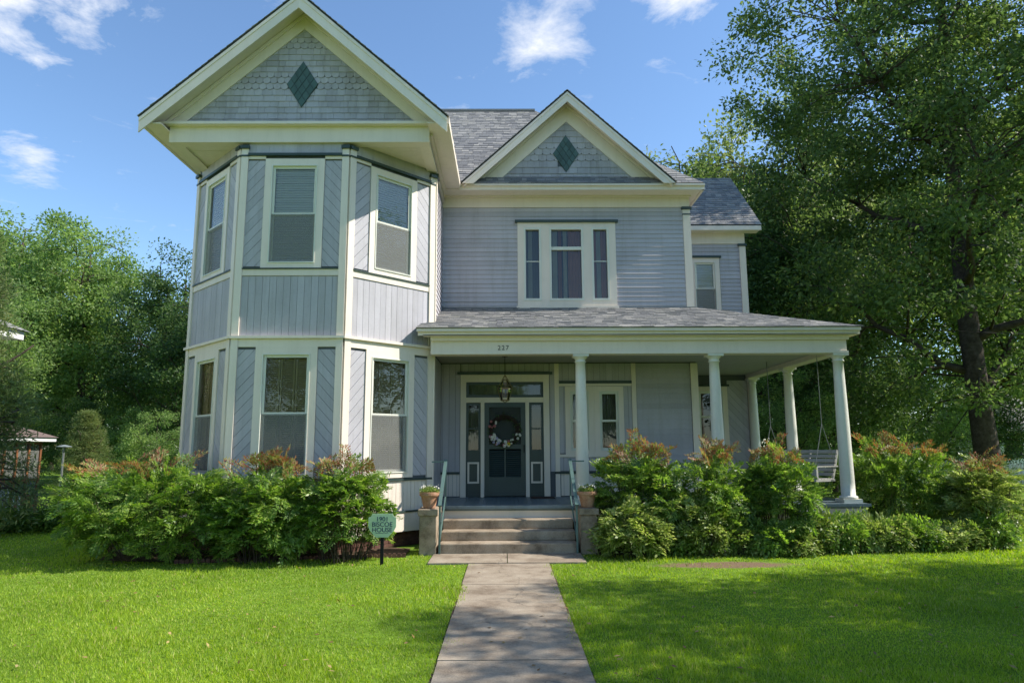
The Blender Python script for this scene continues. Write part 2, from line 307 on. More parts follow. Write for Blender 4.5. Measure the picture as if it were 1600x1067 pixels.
# ------------------------------------------------------------------ the house
house = thing('house', (0, 15, 0), 'two-storey grey Victorian house with cream trim, two-storey bay and columned porch', 'house')
FZ = .71                                              # porch floor level
EZ = 7.68                                             # main eave level
def part(name, mat, fr, u0, u1, v0, v1, n0, n1, parent=house): return MB().box(fr, u0, u1, v0, v1, n0, n1).obj(name, mat, parent)
def sheet(fr, L0, L1, v0, v1, holes, mat='backing', name='wall', n0=-.12, n1=0):
    us = sorted({L0, L1, *[h[0] for h in holes], *[h[1] for h in holes]}); vs_ = sorted({v0, v1, *[h[2] for h in holes], *[h[3] for h in holes]})
    mb = MB()
    for i in range(len(us) - 1):
        for j in range(len(vs_) - 1):
            a, b2 = (us[i] + us[i + 1]) / 2, (vs_[j] + vs_[j + 1]) / 2
            if any(h[0] < a < h[1] and h[2] < b2 < h[3] for h in holes): continue
            mb.box(fr, us[i], us[i + 1], vs_[j], vs_[j + 1], n0, n1)
    return mb.obj(name, mat, house)
def clapboards(wall, fr, L0, L1, v0, v1, exp, holes=(), mat='siding', joined=False):
    k = max(1, round((v1 - v0) / exp)); e = (v1 - v0) / k; J = MB()
    for i in range(k):
        a, b2 = v0 + i * e, v0 + (i + 1) * e + .012
        segs = [(L0, L1)]
        for h in holes:
            if h[2] < b2 - .02 and h[3] > a + .02: segs = [s for x, y in segs for s in ((x, min(y, h[0])), (max(x, h[1]), y)) if s[1] - s[0] > .03]
        for x, y in segs:
            bt = random.uniform(-.002, .002); top = min(b2, v1); mb = J if joined else MB()
            mb.prism(fr, rect(x, y, a, top), .001, lambda v, a=a, t=top, q=bt: .022 + q - .018 * (v - a) / (t - a))
            if not joined: mb.obj('clapboard', mat, wall)
    if joined: J.obj('clapboards', mat, wall)
def strips(wall, fr, poly, ang, wid, mat='siding', n=.014, gap=.006, name='board', jit=.002):
    """boards of one panel: strips at angle ang clipped to a convex panel"""
    c, s = math.cos(ang), math.sin(ang); us = [p[0] * -s + p[1] * c for p in poly]; ws = [p[0] * c + p[1] * s for p in poly]
    a = math.floor(min(us) / wid) * wid
    while a < max(us):
        q = [(min(ws) - 1, a + gap / 2), (max(ws) + 1, a + gap / 2), (max(ws) + 1, a + wid - gap / 2), (min(ws) - 1, a + wid - gap / 2)]
        q = [(x * c - y * s, x * s + y * c) for x, y in q]; r = clip(q, poly)
        if r: MB().prism(fr, r, .001, n + random.uniform(-jit, jit)).obj(name, mat, wall)
        a += wid
def window(fr, c, wd, v0, v1, cas=.12, meet=.5, blind='blind', screen=True, sill=True, head=True, curtain=None, casebot=True, lite=None):
    """casing on the wall, sash in the opening, glass, and what hangs behind it"""
    u0, u1 = c - wd / 2, c + wd / 2
    mb = MB(); mb.box(fr, u0 - cas, u0, v0 - (.09 if casebot else 0), v1 + cas, .001, .036); mb.box(fr, u1, u1 + cas, v0 - (.09 if casebot else 0), v1 + cas, .001, .036); mb.box(fr, u0, u1, v1, v1 + cas, .001, .034)
    if casebot: mb.box(fr, u0, u1, v0 - .09, v0, .001, .034)
    win = mb.obj('window', 'trim', house)
    mb = MB(); s = .045
    for a, b2 in ((u0, u0 + .018), (u1 - .018, u1)): mb.box(fr, a, b2, v0, v1, -.11, .046)
    mb.box(fr, u0 + .018, u1 - .018, v1 - .018, v1, -.11, .046); mb.box(fr, u0 + .018, u1 - .018, v0, v0 + .02, -.11, .05); mb.obj('frame', 'sash', win)
    m_ = v0 + (v1 - v0) * meet; a, b2 = u0 + .018, u1 - .018
    mb = MB()
    for z0, z1, n0, n1 in ((m_ - .02, v1 - .018, -.025, .005), (v0 + .02, m_ + .02, -.06, -.03)):
        mb.box(fr, a, a + s, z0, z1, n0, n1); mb.box(fr, b2 - s, b2, z0, z1, n0, n1); mb.box(fr, a + s, b2 - s, z0, z0 + s, n0, n1 - .001); mb.box(fr, a + s, b2 - s, z1 - s, z1, n0, n1 - .001)
    mb.obj('sash', 'sash', win)
    for z0, z1, n in ((m_ + .025, v1 - .018 - s, -.012), (v0 + .02 + s, m_ - .025, -.046)): MB().box(fr, a + s, b2 - s, z0, z1, n, n + .004).obj('pane', 'glass', win)
    if screen: MB().box(fr, a + .006, b2 - .006, v0 + .024, m_ - .002, .008, .010).obj('screen', 'screen', win)
    MB().box(fr, u0 - .02, u1 + .02, v0 - .02, v1 + .02, -.62, -.60).obj('room_dark_sheet', 'room', win)  # near-black sheet and box sides stand in for the dark room
    mb = MB(); mb.box(fr, u0 - .04, u0 - .02, v0 - .02, v1 + .02, -.62, -.121); mb.box(fr, u1 + .02, u1 + .04, v0 - .02, v1 + .02, -.62, -.121)
    mb.box(fr, u0 - .02, u1 + .02, v1 + .02, v1 + .04, -.62, -.121); mb.box(fr, u0 - .02, u1 + .02, v0 - .04, v0 - .02, -.62, -.121); mb.obj('dark_box_sides', 'room', win)
    if blind == 'blind':
        mb = MB(); z = v1 - .05; mb.box(fr, a, b2, v1 - .05, v1 - .018, -.115, -.062)
        while z > v0 + .05:
            mb.prism(fr, rect(a + .01, b2 - .01, z - .0445, z - .002), -.074, lambda v, z=z: -.05 - .42 * (v - z + .0445) + random.uniform(-.002, .002))
            z -= .046
        for q in (.25, .75): mb.box(fr, a + (b2 - a) * q, a + (b2 - a) * q + .01, v0 + .05, v1 - .05, -.107, -.106)
        mb.obj('blind', 'blind', win)
    if blind == 'shutter':
        mb = MB(); npan = 3 if wd > .6 else 2; pw = (b2 - a) / npan
        for p in range(npan):
            x0 = a + p * pw + .004; x1 = x0 + pw - .008; mb.box(fr, x0, x0 + .035, v0, v1, -.12, -.095); mb.box(fr, x1 - .035, x1, v0, v1, -.12, -.095)
            for z in (v0, m_ - .03, v1 - .07): mb.box(fr, x0 + .035, x1 - .035, z, z + .07, -.118, -.096)
            z = v0 + .09
            while z < v1 - .08:
                mb.prism(fr, rect(x0 + .035, x1 - .035, z, z + .034), -.12, lambda v, z=z: -.098 - .5 * (v - z))
                z += .038
        mb.obj('inner_shutter', 'shutter', win)
    if curtain:
        for x0, x1 in curtain[1]:
            mb = MB(); nn = 24; k = 0
            for i in range(nn + 1):
                t = i / nn; x = x0 + (x1 - x0) * t; d = -.16 + .02 * math.sin(i * 1.9) + .01 * math.sin(i * .7); mb.v += [fr.P(x, v0 - .02, d), fr.P(x, v1, d)]
                if i: k = len(mb.v); mb.f.append((k - 4, k - 2, k - 1, k - 3))
            mb.obj('curtain', curtain[0], win)
    if head: MB().box(fr, u0 - cas - .05, u1 + cas + .05, v1 + cas, v1 + cas + .05, .001, .075).obj('head_moulding', 'dark', win)
    return win, (u0, u1, v0, v1)
# ---- bay: front, left and right faces
BX0, BX1, BY, A = -4.86, -2.88, 12.0, 1.42
q = math.sqrt(.5)
faces = [(Fr((BX0, BY, 0), (1, 0, 0)), BX1 - BX0, 0), (Fr((BX1, BY, 0), (q, q, 0)), A / q, 1), (Fr((BX0 - A, BY + A, 0), (q, -q, 0)), A / q, -1)]
for fr, L, side in faces:
    c = L / 2; ww = .84; cs = .125; po = .125
    hu = (c - ww / 2, c + ww / 2, 5.07, 6.93); hl = (c - ww / 2, c + ww / 2, 1.32, 3.42)
    wall = sheet(fr, 0, L, .62, 7.40, [hu, hl])
    window(fr, c, ww, 5.07, 6.93, cs, .5, 'blind', head=False, casebot=True)
    window(fr, c, ww, 1.32, 3.42, cs, .5, 'shutter', head=False, casebot=True)
    # panels: diagonal boards beside the windows, upright boards between storeys and at the skirt
    for z0, z1 in ((5.01, 7.02), (1.26, 3.50)):
        strips(wall, fr, rect(po, c - ww / 2 - cs - .004, z0, z1), R(48), .135)
        strips(wall, fr, rect(c + ww / 2 + cs + .004, L - po, z0, z1), R(-48), .135)
    strips(wall, fr, rect(po, L - po, 3.745, 4.835), R(90), .125, gap=.005)
    strips(wall, fr, rect(po, L - po, .62, 1.17), R(90), .085, mat='trim', gap=.005)
    strips(wall, fr, rect(po, L - po, 7.16, 7.40), R(90), .25, gap=.003)
    # horizontal trim
    tr = lambda name, mat, v0, v1, n1, a=po, b2=L - po: part(name, mat, fr, a, b2, v0, v1, .001, n1)
    tr('trim_board', 'trim', 7.05, 7.105, .030, po, c - ww / 2 - cs - .002); tr('trim_board', 'trim', 7.05, 7.105, .030, c + ww / 2 + cs + .002, L - po)
    tr('moulding', 'dark', 7.105, 7.155, .065)
    tr('moulding', 'dark', 4.955, 4.978, .055); tr('trim_board', 'trim', 4.84, 4.955, .032)
    tr('trim_board', 'trim', 3.545, 3.69, .034, 0, L); tr('moulding', 'trim', 3.692, 3.74, .085, -.03, L + .03)
    tr('moulding', 'dark', 1.175, 1.215, .05, 0, L); tr('water_table', 'trim', .26, .60, .05, -.02, L + .02); tr('moulding', 'dark', .60, .63, .07, -.02, L + .02)
    # corner posts with dark banded capitals
    for a, b2 in ((0, po), (L - po, L)):
        post = part('corner_post', 'trim', fr, a, b2, 1.215, 7.29, .001, .046)
        MB().box(fr, a - .015, b2 + .015, 7.24, 7.30, .002, .085).obj('capital', 'dark', post)
        MB().box(fr, a - .006, b2 + .006, 7.09, 7.12, .002, .06).obj('band', 'dark', post)
        part('corner_post', 'trim', fr, a, b2, .63, 1.175, .001, .046)
    # brick foundation
    fd = part('foundation', 'soil', fr, 0, L, -.1, .26, -.25, -.06)
    for r_ in range(4):
        x = -.1 * (r_ % 2)
        while x < L:
            x1 = min(x + .19, L); x0 = max(x, 0)
            if x1 - x0 > .03: MB().box(fr, x0, x1, .005 + r_ * .064, .06 + r_ * .064, -.059, -.045 + random.uniform(-.006, .006)).obj('brick', 'brick', fd)
            x += .20
# ---- bay gable
GX, GH, GW = -3.80, 2.44, 2.76                        # centre, rise, half-width of the roof
def gable_roof(cx, y0, y1, zt, hw, rise, name='roof', thick=.035):
    """two sloping decks with shingle courses, bargeboards and soffit"""
    L = math.hypot(hw, rise); rf = None
    for s in (-1, 1):
        o = (cx + s * hw, y0 if s > 0 else y1, zt); fr = Fr(o, (0, 1 if s > 0 else -1, 0), (-s * hw, 0, rise))
        d = MB().box(fr, 0, y1 - y0, 0, L, -thick, 0).obj(name, 'roofedge', house); rf = d
        shingles(d, fr, rect(-.02, y1 - y0 + .02, -.03, L))
    return rf
def shingles(parent, fr, poly, exp=.145, wid=.30):
    vs_ = [p[1] for p in poly]; us = [p[0] for p in poly]; v = min(vs_); mb = MB(); i = 0
    while v < max(vs_):
        u = min(us) - random.random() * wid
        while u < max(us):
            w_ = wid * random.uniform(.45, 1.25); r = clip(rect(u + .003, u + w_ - .003, v, v + exp + .02), poly); h = random.uniform(.010, .020)
            if r: mb.prism(fr, r, .001, lambda q_, v=v, h=h: max(.003, h * (1 - (q_ - v) / (exp + .03))))
            u += w_
        v += exp
    mb.obj('shingle_courses', 'roof', parent, kind='stuff')
def rakes(cx, y, zt, hw, rise, wd, th, mat, name, drop=0, clipz=None):
    """a pair of sloping boards following a gable, mitred at the apex"""
    fr = yf(y); k = wd * math.hypot(hw, rise) / hw; e = rise / hw
    for s in (-1, 1):
        p = [(cx + s * hw, zt - drop), (cx, zt + rise - drop), (cx, zt + rise - drop - k), (cx + s * hw, zt - drop - k)]
        if s > 0: p = p[::-1]
        p = [(a, b2) for a, b2 in p][::-1]
        if clipz is not None: p = clip(p, rect(-30, 30, clipz, 40))
        MB().prism(fr, p, 0, th).obj(name, mat, house)
gable_roof(GX, 11.52, 17.3, EZ, GW, GH)
rakes(GX, 11.56, EZ, GW, GH, .20, .03, 'trim', 'bargeboard', .045); rakes(GX, 11.545, EZ, GW, GH, .05, .03, 'trim', 'rake_moulding', .043)
rakes(GX, 11.965, EZ, GW, GH, .235, .03, 'trim', 'rake_frieze', .16, clipz=7.70); rakes(GX, 11.93, EZ, GW, GH, .06, .03, 'trim', 'bed_moulding', .17, clipz=7.70)
L = math.hypot(GW, GH)
for s in (-1, 1):                                     # sloping soffit boards behind the bargeboard
    fr = Fr((GX + s * GW, 11.56 if s > 0 else 11.98, EZ - .13), (0, s, 0), (-s * GW, 0, GH)); MB().box(fr, 0, .42, .02, L - .04, -.02, 0).obj('soffit', 'trim', house)
def gable_face(y, cx, hb, zb, za, exp, wid, pattern, dia):
    fr = yf(y); tri = [(cx - hb, zb), (cx + hb, zb), (cx, za)]
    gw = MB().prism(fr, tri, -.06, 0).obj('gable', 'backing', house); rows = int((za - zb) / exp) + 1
    hw_, hh = dia[1] + .05, dia[2] + .06
    for i in range(rows):
        v = zb + i * exp; sca = pattern(i); u = cx - hb - random.random() * wid - (wid * .5 if sca and i % 2 else 0)
        if sca: u = cx - math.ceil(hb / (wid * .82)) * wid * .82 + (wid * .41 if i % 2 else 0)
        while u < cx + hb:
            w_ = wid * .82 if sca else wid * random.uniform(.6, 1.5); x0, x1 = u + .002, u + w_ - .002
            if sca: p = [(x0 + (x1 - x0) * (.5 - .5 * math.cos(math.pi * k / 6)), v + .055 - .055 * math.sin(math.pi * k / 6) ** .8) for k in range(7)] + [(x1, v + exp + .02), (x0, v + exp + .02)]
            else: p = rect(x0, x1, v + random.uniform(-.002, .003), v + exp + .02)
            u += w_; r = clip(p, tri)
            if not r: continue
            mx_, my_ = sum(a for a, _ in r) / len(r) - cx, sum(b for _, b in r) / len(r) - dia[0]
            if abs(mx_) / hw_ + abs(my_) / hh < .72: continue
            MB().prism(fr, r, .001, lambda q_, v=v, e=exp: .022 - .017 * (q_ - v) / (e + .02)).obj('shingle', 'shingle', gw)
    dp = MB().prism(fr, [(cx, dia[0] - dia[2]), (cx + dia[1], dia[0]), (cx, dia[0] + dia[2]), (cx - dia[1], dia[0])], .001, .028).obj('diamond_panel', 'dark', house)
    n = 4
    for i in range(n):
        for j in range(n):
            f = lambda a, b2: (cx + (a - b2) * dia[1] / n, dia[0] - dia[2] + (a + b2) * dia[2] / n)
            e = .06; MB().prism(fr, [f(i + e, j + e), f(i + 1 - e, j + e), f(i + 1 - e, j + 1 - e), f(i + e, j + 1 - e)], .028, .038 + random.uniform(-.003, .003)).obj('lozenge', 'lozenge', dp)
gable_face(11.98, GX, 2.32, 7.715, 9.82, .118, .165, lambda i: i in (6, 7, 8, 13, 14), (8.52, .295, .465))
# box beam, cornice and soffits under the gable
part('cornice', 'trim', yf(11.92), GX - 2.62, GX + 2.62, 7.655, 7.705, -.1, .13); part('frieze_beam', 'trim', yf(11.92), GX - 2.40, GX + 2.40, 7.355, 7.655, -.22, 0)
MB().wbox(GX - 2.40, GX + 2.40, 12.14, 15.1, 7.40, 7.44).obj('soffit', 'trim', house)
for s in (-1, 1):
    x = GX + s * 2.40; a, b2 = sorted((x, x - s * .2)); MB().wbox(a, b2, 12.14, 15.1, 7.358, 7.654).obj('frieze_beam', 'trim', house)
    a, b2 = sorted((x, GX + s * (GW - .02))); MB().wbox(a, b2, 11.60, 14.75, 7.56, 7.585).obj('soffit', 'trim', house)
    a, b2 = sorted((GX + s * (GW - .02), GX + s * (GW + .03))); MB().wbox(a, b2, 11.58, 14.75, 7.55, 7.70).obj('fascia', 'trim', house)
    a, b2 = sorted((x + s * .002, x + s * .05)); MB().wbox(a, b2, 12.0, 14.9, 7.50, 7.558).obj('bed_moulding', 'trim', house)
# soffit boards over the angled faces are read from below
for s in (-1, 1):
    fr = Fr((GX, 12.0, 7.40), (1, 0, 0), (0, -1, 0))   # normal points down
    tri = [(s * .99, 0), (s * 2.40, 0), (s * 2.40, -1.40)] if s < 0 else [(.99, 0), (2.40, -1.40), (2.40, 0)]
    if s < 0: tri = [(-2.40, 0), (-2.40, -1.40), (-.99, 0)]
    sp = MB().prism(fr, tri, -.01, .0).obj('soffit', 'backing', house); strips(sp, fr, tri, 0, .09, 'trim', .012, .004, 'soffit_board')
# ---- main body walls
WX0, WX1, WY = -1.45, 4.26, 15.2
fr = yf(WY)
dh = (-.90, .83, FZ, 3.20); tw = (.45, 2.37, 5.05, 6.80); pw = (1.46, 2.50, 1.69, 3.0)
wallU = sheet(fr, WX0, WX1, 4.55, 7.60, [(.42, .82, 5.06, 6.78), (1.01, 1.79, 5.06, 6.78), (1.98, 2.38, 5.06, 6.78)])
clapboards(wallU, fr, WX0 + .0, WX1 - .14, 4.62, 7.27, .107, [(.28, 2.54, 4.90, 6.95)])
part('frieze', 'trim', fr, WX0, WX1 + .02, 7.272, 7.60, .001, .035); part('corner_board', 'trim', fr, WX1 - .14, WX1 + .03, 4.5, 7.21, .001, .040)
pc = part('corner_cap', 'dark', fr, WX1 - .17, WX1 + .06, 7.21, 7.27, .001, .075); part('moulding', 'dark', fr, WX1 - .15, WX1 + .04, 7.08, 7.11, .001, .05)
# triple window
for u0, u1 in ((.28, .42), (.82, 1.01), (1.79, 1.98), (2.38, 2.54)): part('casing', 'trim', fr, u0, u1, 4.93, 6.90, .001, .040)
for u0, u1 in ((.42, .82), (1.01, 1.79), (1.98, 2.38)): part('casing', 'trim', fr, u0, u1, 6.78, 6.90, .001, .038); part('casing', 'trim', fr, u0, u1, 4.93, 5.06, .001, .038)
part('moulding', 'dark', fr, .22, 2.60, 6.90, 6.955, .001, .09); part('sill', 'trim', fr, .25, 2.57, 4.87, 4.93, .001, .075)
for u0, u1, kind in ((.42, .82, 0), (1.01, 1.79, 1), (1.98, 2.38, 2)):
    mb = MB(); v0, v1 = 5.06, 6.78
    for a, b2 in ((u0, u0 + .045), (u1 - .045, u1)): mb.box(fr, a, b2, v0, v1, -.09, .05)
    mb.box(fr, u0 + .045, u1 - .045, v0, v0 + .05, -.09, .048); mb.box(fr, u0 + .045, u1 - .045, v1 - .045, v1, -.09, .048)
    tb = v0 + 1.19 if kind == 1 else v0 + .92
    mb.box(fr, u0 + .045, u1 - .045, tb, tb + (.075 if kind == 1 else .022), -.06, .03 if kind == 1 else -.02)
    wn = mb.obj('window', 'sash', house)
    MB().box(fr, u0 + .045, u1 - .045, v0 + .05, v1 - .045, -.034, -.030).obj('pane', 'glass', wn); MB().box(fr, u0 - .03, u1 + .03, v0 - .03, v1 + .03, -.72, -.70).obj('room_dark_sheet', 'room', wn)
    for a, b2, mt in {0: ((.52, .62, 'curtain'), (.44, .50, 'curtain'), (.62, .80, 'sheer')), 1: ((1.08, 1.2, 'curtain'), (1.33, 1.42, 'curtain'), (1.45, 1.75, 'rcurtain'), (1.22, 1.30, 'rcurtain')), 2: ((2.03, 2.34, 'rcurtain'), (2.1, 2.2, 'curtain'))}[kind]:
        cb = MB(); nn = 14
        for i in range(nn + 1):
            x = a + (b2 - a) * i / nn; d = -.11 + .02 * math.sin(i * 2.1) + (.035 if mt == 'curtain' else 0); cb.v += [fr.P(x, v0, d), fr.P(x, v1 - .02, d)]
            if i: k = len(cb.v); cb.f.append((k - 4, k - 2, k - 1, k - 3))
        cb.obj('curtain', mt, wn)
# return wall between bay and main front, seen edge on
frs = Fr((WX0, BY + A, 0), (0, 1, 0)); wr = sheet(frs, 0, WY - BY - A, .3, 7.55, []); clapboards(wr, frs, .14, WY - BY - A - .02, 4.05, 7.3, .107); part('corner_board', 'trim', frs, -.03, .14, 3.9, 7.34, .001, .045)
strips(wr, frs, rect(.1, WY - BY - A - .02, FZ, 3.6), R(90), .125)
part('corner_board', 'trim', frs, -.03, .10, FZ, 3.69, .001, .045); MB().box(frs, -.05, .17, 7.26, 7.345, .001, .08).obj('capital', 'dark', house)
# ground-floor porch wall
wallL = sheet(fr, WX0, WX1, .2, 4.55, [dh, (1.42, 1.84, 1.69, 3.0), (2.075, 2.505, 1.69, 3.0)])
strips(wallL, fr, rect(WX0 + .02, -1.02, 1.25, 3.62), R(90), .14); strips(wallL, fr, rect(.97, 1.08, 1.25, 3.62), R(90), .14); strips(wallL, fr, rect(-1.0, .96, 3.45, 3.62), R(90), .14)
part('moulding', 'dark', fr, WX0, -1.02, 1.20, 1.245, .001, .05); strips(wallL, fr, rect(WX0 + .02, -1.02, FZ + .02, 1.2), R(90), .09, 'trim')
for u0, u1 in ((1.08, 1.18), (2.80, 2.90)): part('corner_board', 'trim', fr, u0, u1, 1.25, 3.62, .001, .045)
part('corner_board', 'trim', fr, 1.08, 1.18, FZ, 1.2, .001, .043)
strips(wallL, fr, rect(1.18, 2.80, 3.23, 3.62), R(90), .14); part('moulding', 'dark', fr, 1.18, 2.80, 3.17, 3.23, .001, .075); part('trim_board', 'trim', fr, 1.18, 2.80, 3.115, 3.17, .001, .034)
for u0, u1 in ((1.18, 1.31), (2.615, 2.80)): strips(wallL, fr, rect(u0 + .004, u1 - .004, 1.64, 3.11), R(90), .16)
part('trim_board', 'trim', fr, 1.18, 2.80, 1.555, 1.62, .001, .05); strips(wallL, fr, rect(1.18, 2.80, 1.26, 1.55), R(90), .14)
part('moulding', 'dark', fr, 1.05, WX1 - .12, 1.20, 1.245, .001, .055); strips(wallL, fr, rect(1.20, WX1 - .16, FZ + .02, 1.2), R(90), .18, 'trim')
part('casing', 'trim', fr, 1.949, 1.966, 1.60, 3.108, .001, .030)
for c, wd in ((1.63, .40), (2.29, .41)): window(fr, c, wd + .02, 1.69, 3.0, .108, .5, None, screen=False, head=False, casebot=True, curtain=('sheer', ((c - wd / 2, c + wd / 2),)))
clapboards(wallL, fr, 2.91, WX1 - .14, 1.26, 3.62, .115); part('corner_board', 'trim', fr, WX1 - .13, WX1 + .03, FZ, 3.62, .001, .045)
# ---- front door
door = MB()
for a, b2 in ((-1.01, -.885), (.83, .96)): door.box(fr, a, b2, FZ, 3.375, .001, .05)
door.box(fr, -.885, .83, 3.215, 3.375, .001, .048)
dc = door.obj('door_surround', 'trim', house)
MB().box(fr, -1.08, 1.03, 3.375, 3.43, .001, .11).obj('head_moulding', 'dark', dc)
mb = MB(); mb.box(fr, -.885, .83, 2.76, 2.87, -.1, .03)
for a, b2 in ((-.56, -.48), (.43, .51)): mb.box(fr, a, b2, FZ, 2.76, -.1, .03)
mb.obj('door_frame', 'trim', dc)
def framed(name, u0, u1, v0, v1, s, mat='door', parent=dc, n0=-.07, n1=-.02):
    mb = MB(); mb.box(fr, u0, u0 + s, v0, v1, n0, n1); mb.box(fr, u1 - s, u1, v0, v1, n0, n1); mb.box(fr, u0 + s, u1 - s, v0, v0 + s, n0, n1 - .001); mb.box(fr, u0 + s, u1 - s, v1 - s, v1, n0, n1 - .001); return mb.obj(name, mat, parent)
def lace(u0, u1, v0, v1, parent, n=-.10):
    cb = MB()
    for i in range(25):
        x = u0 + (u1 - u0) * i / 24; d = n + .012 * math.sin(i * 2.3) + .006 * math.sin(i); cb.v += [fr.P(x, v0, d), fr.P(x, v1, d)]
        if i: k = len(cb.v); cb.f.append((k - 4, k - 2, k - 1, k - 3))
    cb.obj('curtain', 'sheer', parent)
tr_ = framed('transom', -.885, .83, 2.87, 3.215, .06); MB().box(fr, -.825, .77, 2.93, 3.155, -.05, -.046).obj('pane', 'glass', tr_); lace(-.82, .765, 2.93, 3.155, tr_)
for u0, u1 in ((-.885, -.56), (.51, .83)):
    sl = framed('sidelight', u0, u1, FZ, 2.76, .055); a, b2 = u0 + .055, u1 - .055
    MB().box(fr, a, b2, 1.72, 2.705, -.05, -.046).obj('pane', 'glass', sl); MB().box(fr, a, b2, 2.17, 2.195, -.045, -.02).obj('muntin', 'door', sl); lace(a, b2, 1.74, 2.66, sl)
    MB().box(fr, a, b2, FZ + .055, 1.72, -.065, -.035).obj('panel', 'door', sl)
    mb = MB(); x0, x1 = u0 + .035, u1 - .035
    for p in (rect(x0, x0 + .04, 1.0, 1.46), rect(x1 - .04, x1, 1.0, 1.46), rect(x0 + .04, x1 - .04, 1.0, 1.04), rect(x0 + .04, x1 - .04, 1.42, 1.46)): mb.prism(fr, p, -.034, -.008)
    mb.obj('panel_moulding', 'trim', sl)
MB().box(fr, -.90, .85, FZ, 3.22, -.9, -.88).obj('room_dark_sheet', 'room', dc)
sdr = framed('screen_door', -.475, .425, FZ + .02, 2.755, .10, n0=-.03, n1=.015); MB().box(fr, -.375, .325, 1.74, 1.84, -.03, .014).obj('rail', 'door', sdr)
MB().box(fr, -.375, .325, 1.84, 2.655, -.012, -.010).obj('screen', 'screen2', sdr); MB().box(fr, -.375, .325, 1.84, 2.655, -.09, -.06).obj('inner_door', 'door', sdr)
MB().box(fr, -.04, -.01, 1.13, 1.74, -.03, .014).obj('rail', 'door', sdr); MB().box(fr, -.375, .325, FZ + .12, 1.13, -.03, .012).obj('kick_panel', 'door', sdr)
for u0, u1 in ((-.375, -.04), (-.01, .325)):
    for i in range(13):
        z = 1.15 + i * .045; p = MB().box(fr, u0, u1, z, z + .008, -.022, .006)
        for k in range(8): p.v[k] = p.v[k] + Vector((0, 0, -.014 if p.v[k].y < WY else .014))
        p.obj('louver', 'door', sdr)
MB().box(fr, .385, .405, 1.66, 1.83, .016, .05).obj('handle', 'black', sdr)
# ---- main roof: hipped, with centre gable and small skirt roof beneath it
EY = 14.72; HX0, HX1 = -6.75, 4.50; RY = 18.36; RZ = EZ + RY - EY
fr45 = Fr((0, EY, EZ), (1, 0, 0), (0, 1, 1)); hl = (RY - EY) * math.sqrt(2); run = RY - EY
pol = [(HX0, 0), (HX1, 0), (HX1 - run, hl), (HX0 + run, hl)]
mr = MB().prism(fr45, pol, -.1, 0).obj('roof', 'roofedge', house); shingles(mr, fr45, [(-1.9, 0), (HX1, 0), (HX1 - run, hl), (-2.9, hl)], .13, .21)
frr = Fr((HX1, 0, EZ), (0, 1, 0), (-1, 0, 1)); rp = [(EY, 0), (22.0, 0), (22.0 - run, hl), (RY, hl)]
r2 = MB().prism(frr, rp, -.1, 0).obj('roof', 'roofedge', house); shingles(r2, frr, rp, .2, .4)
frl = Fr((HX0, 0, EZ), (0, -1, 0), (1, 0, 1)); rp = [(-22.0, 0), (-EY, 0), (-RY, hl), (-22.0 + run, hl)]
MB().prism(frl, rp, -.1, 0).obj('roof', 'roof', house)
frb = Fr((0, 22.0, EZ), (-1, 0, 0), (0, -1, 1)); MB().prism(frb, [(-HX1, 0), (-HX0, 0), (-HX0 - run, hl), (-HX1 + run, hl)], -.1, 0).obj('roof', 'roof', house)
mb = MB(); mb.wbox(HX1 - run - 5.0, HX1 - run, RY - .08, RY + .08, RZ - .03, RZ + .03); mb.obj('ridge_cap', 'roof', house)
part('fascia', 'trim', yf(EY + .02), GX + GW, HX1 + .02, EZ - .16, EZ - .035, -.03, .03); part('gutter_lip', 'trim', yf(EY - .012), GX + GW, HX1 + .02, EZ - .075, EZ - .03, -.02, .045)
MB().wbox(WX0 + .03, HX1 - .04, EY + .032, WY, EZ - .142, EZ - .122).obj('soffit', 'trim', house); MB().wbox(HX1 - .03, HX1 + .02, EY, 20, EZ - .16, EZ - .03).obj('fascia', 'trim', house); MB().wbox(WX1 + .03, HX1 - .03, WY + .002, 20, EZ - .14, EZ - .115).obj('soffit', 'trim', house)
part('bed_moulding', 'trim', yf(WY - .037), WX0, WX1 + .05, 7.50, 7.56, 0, .05)
G2X, G2W, G2H = 1.43, 2.40, 2.20; Y2 = 14.98
gable_roof(G2X, 14.56, 18.2, EZ - .02, G2W, G2H)
rakes(G2X, 14.60, EZ - .02, G2W, G2H, .17, .03, 'trim', 'bargeboard', .045, clipz=EZ - .06); rakes(G2X, 14.585, EZ - .02, G2W, G2H, .045, .03, 'trim', 'rake_moulding', .043, clipz=EZ - .06)
rakes(G2X, Y2 - .012, EZ - .02, G2W, G2H, .33, .03, 'trim', 'rake_frieze', .135, clipz=7.80); rakes(G2X, Y2 - .05, EZ - .02, G2W, G2H, .06, .03, 'trim', 'bed_moulding', .15, clipz=7.80)
L = math.hypot(G2W, G2H)
for s in (-1, 1):
    f_ = Fr((G2X + s * G2W, 14.60 if s > 0 else Y2, EZ - .135), (0, s, 0), (-s * G2W, 0, G2H)); MB().box(f_, 0, Y2 - 14.60, .06, L - .04, -.02, 0).obj('soffit', 'trim', house)
gable_face(Y2, G2X - .02, 1.66, 7.86, 9.36, .15, .22, lambda i: i in (3, 4, 5), (8.49, .30, .455))
fp = Fr((0, 14.66, EZ - .03), (1, 0, 0), (0, .32, .235)); pr_ = MB().box(fp, G2X - G2W + .28, G2X + G2W - .28, 0, .40, -.05, 0).obj('skirt_roof', 'roofedge', house); shingles(pr_, fp, rect(G2X - G2W + .28, G2X + G2W - .28, 0, .40), .10, .26)
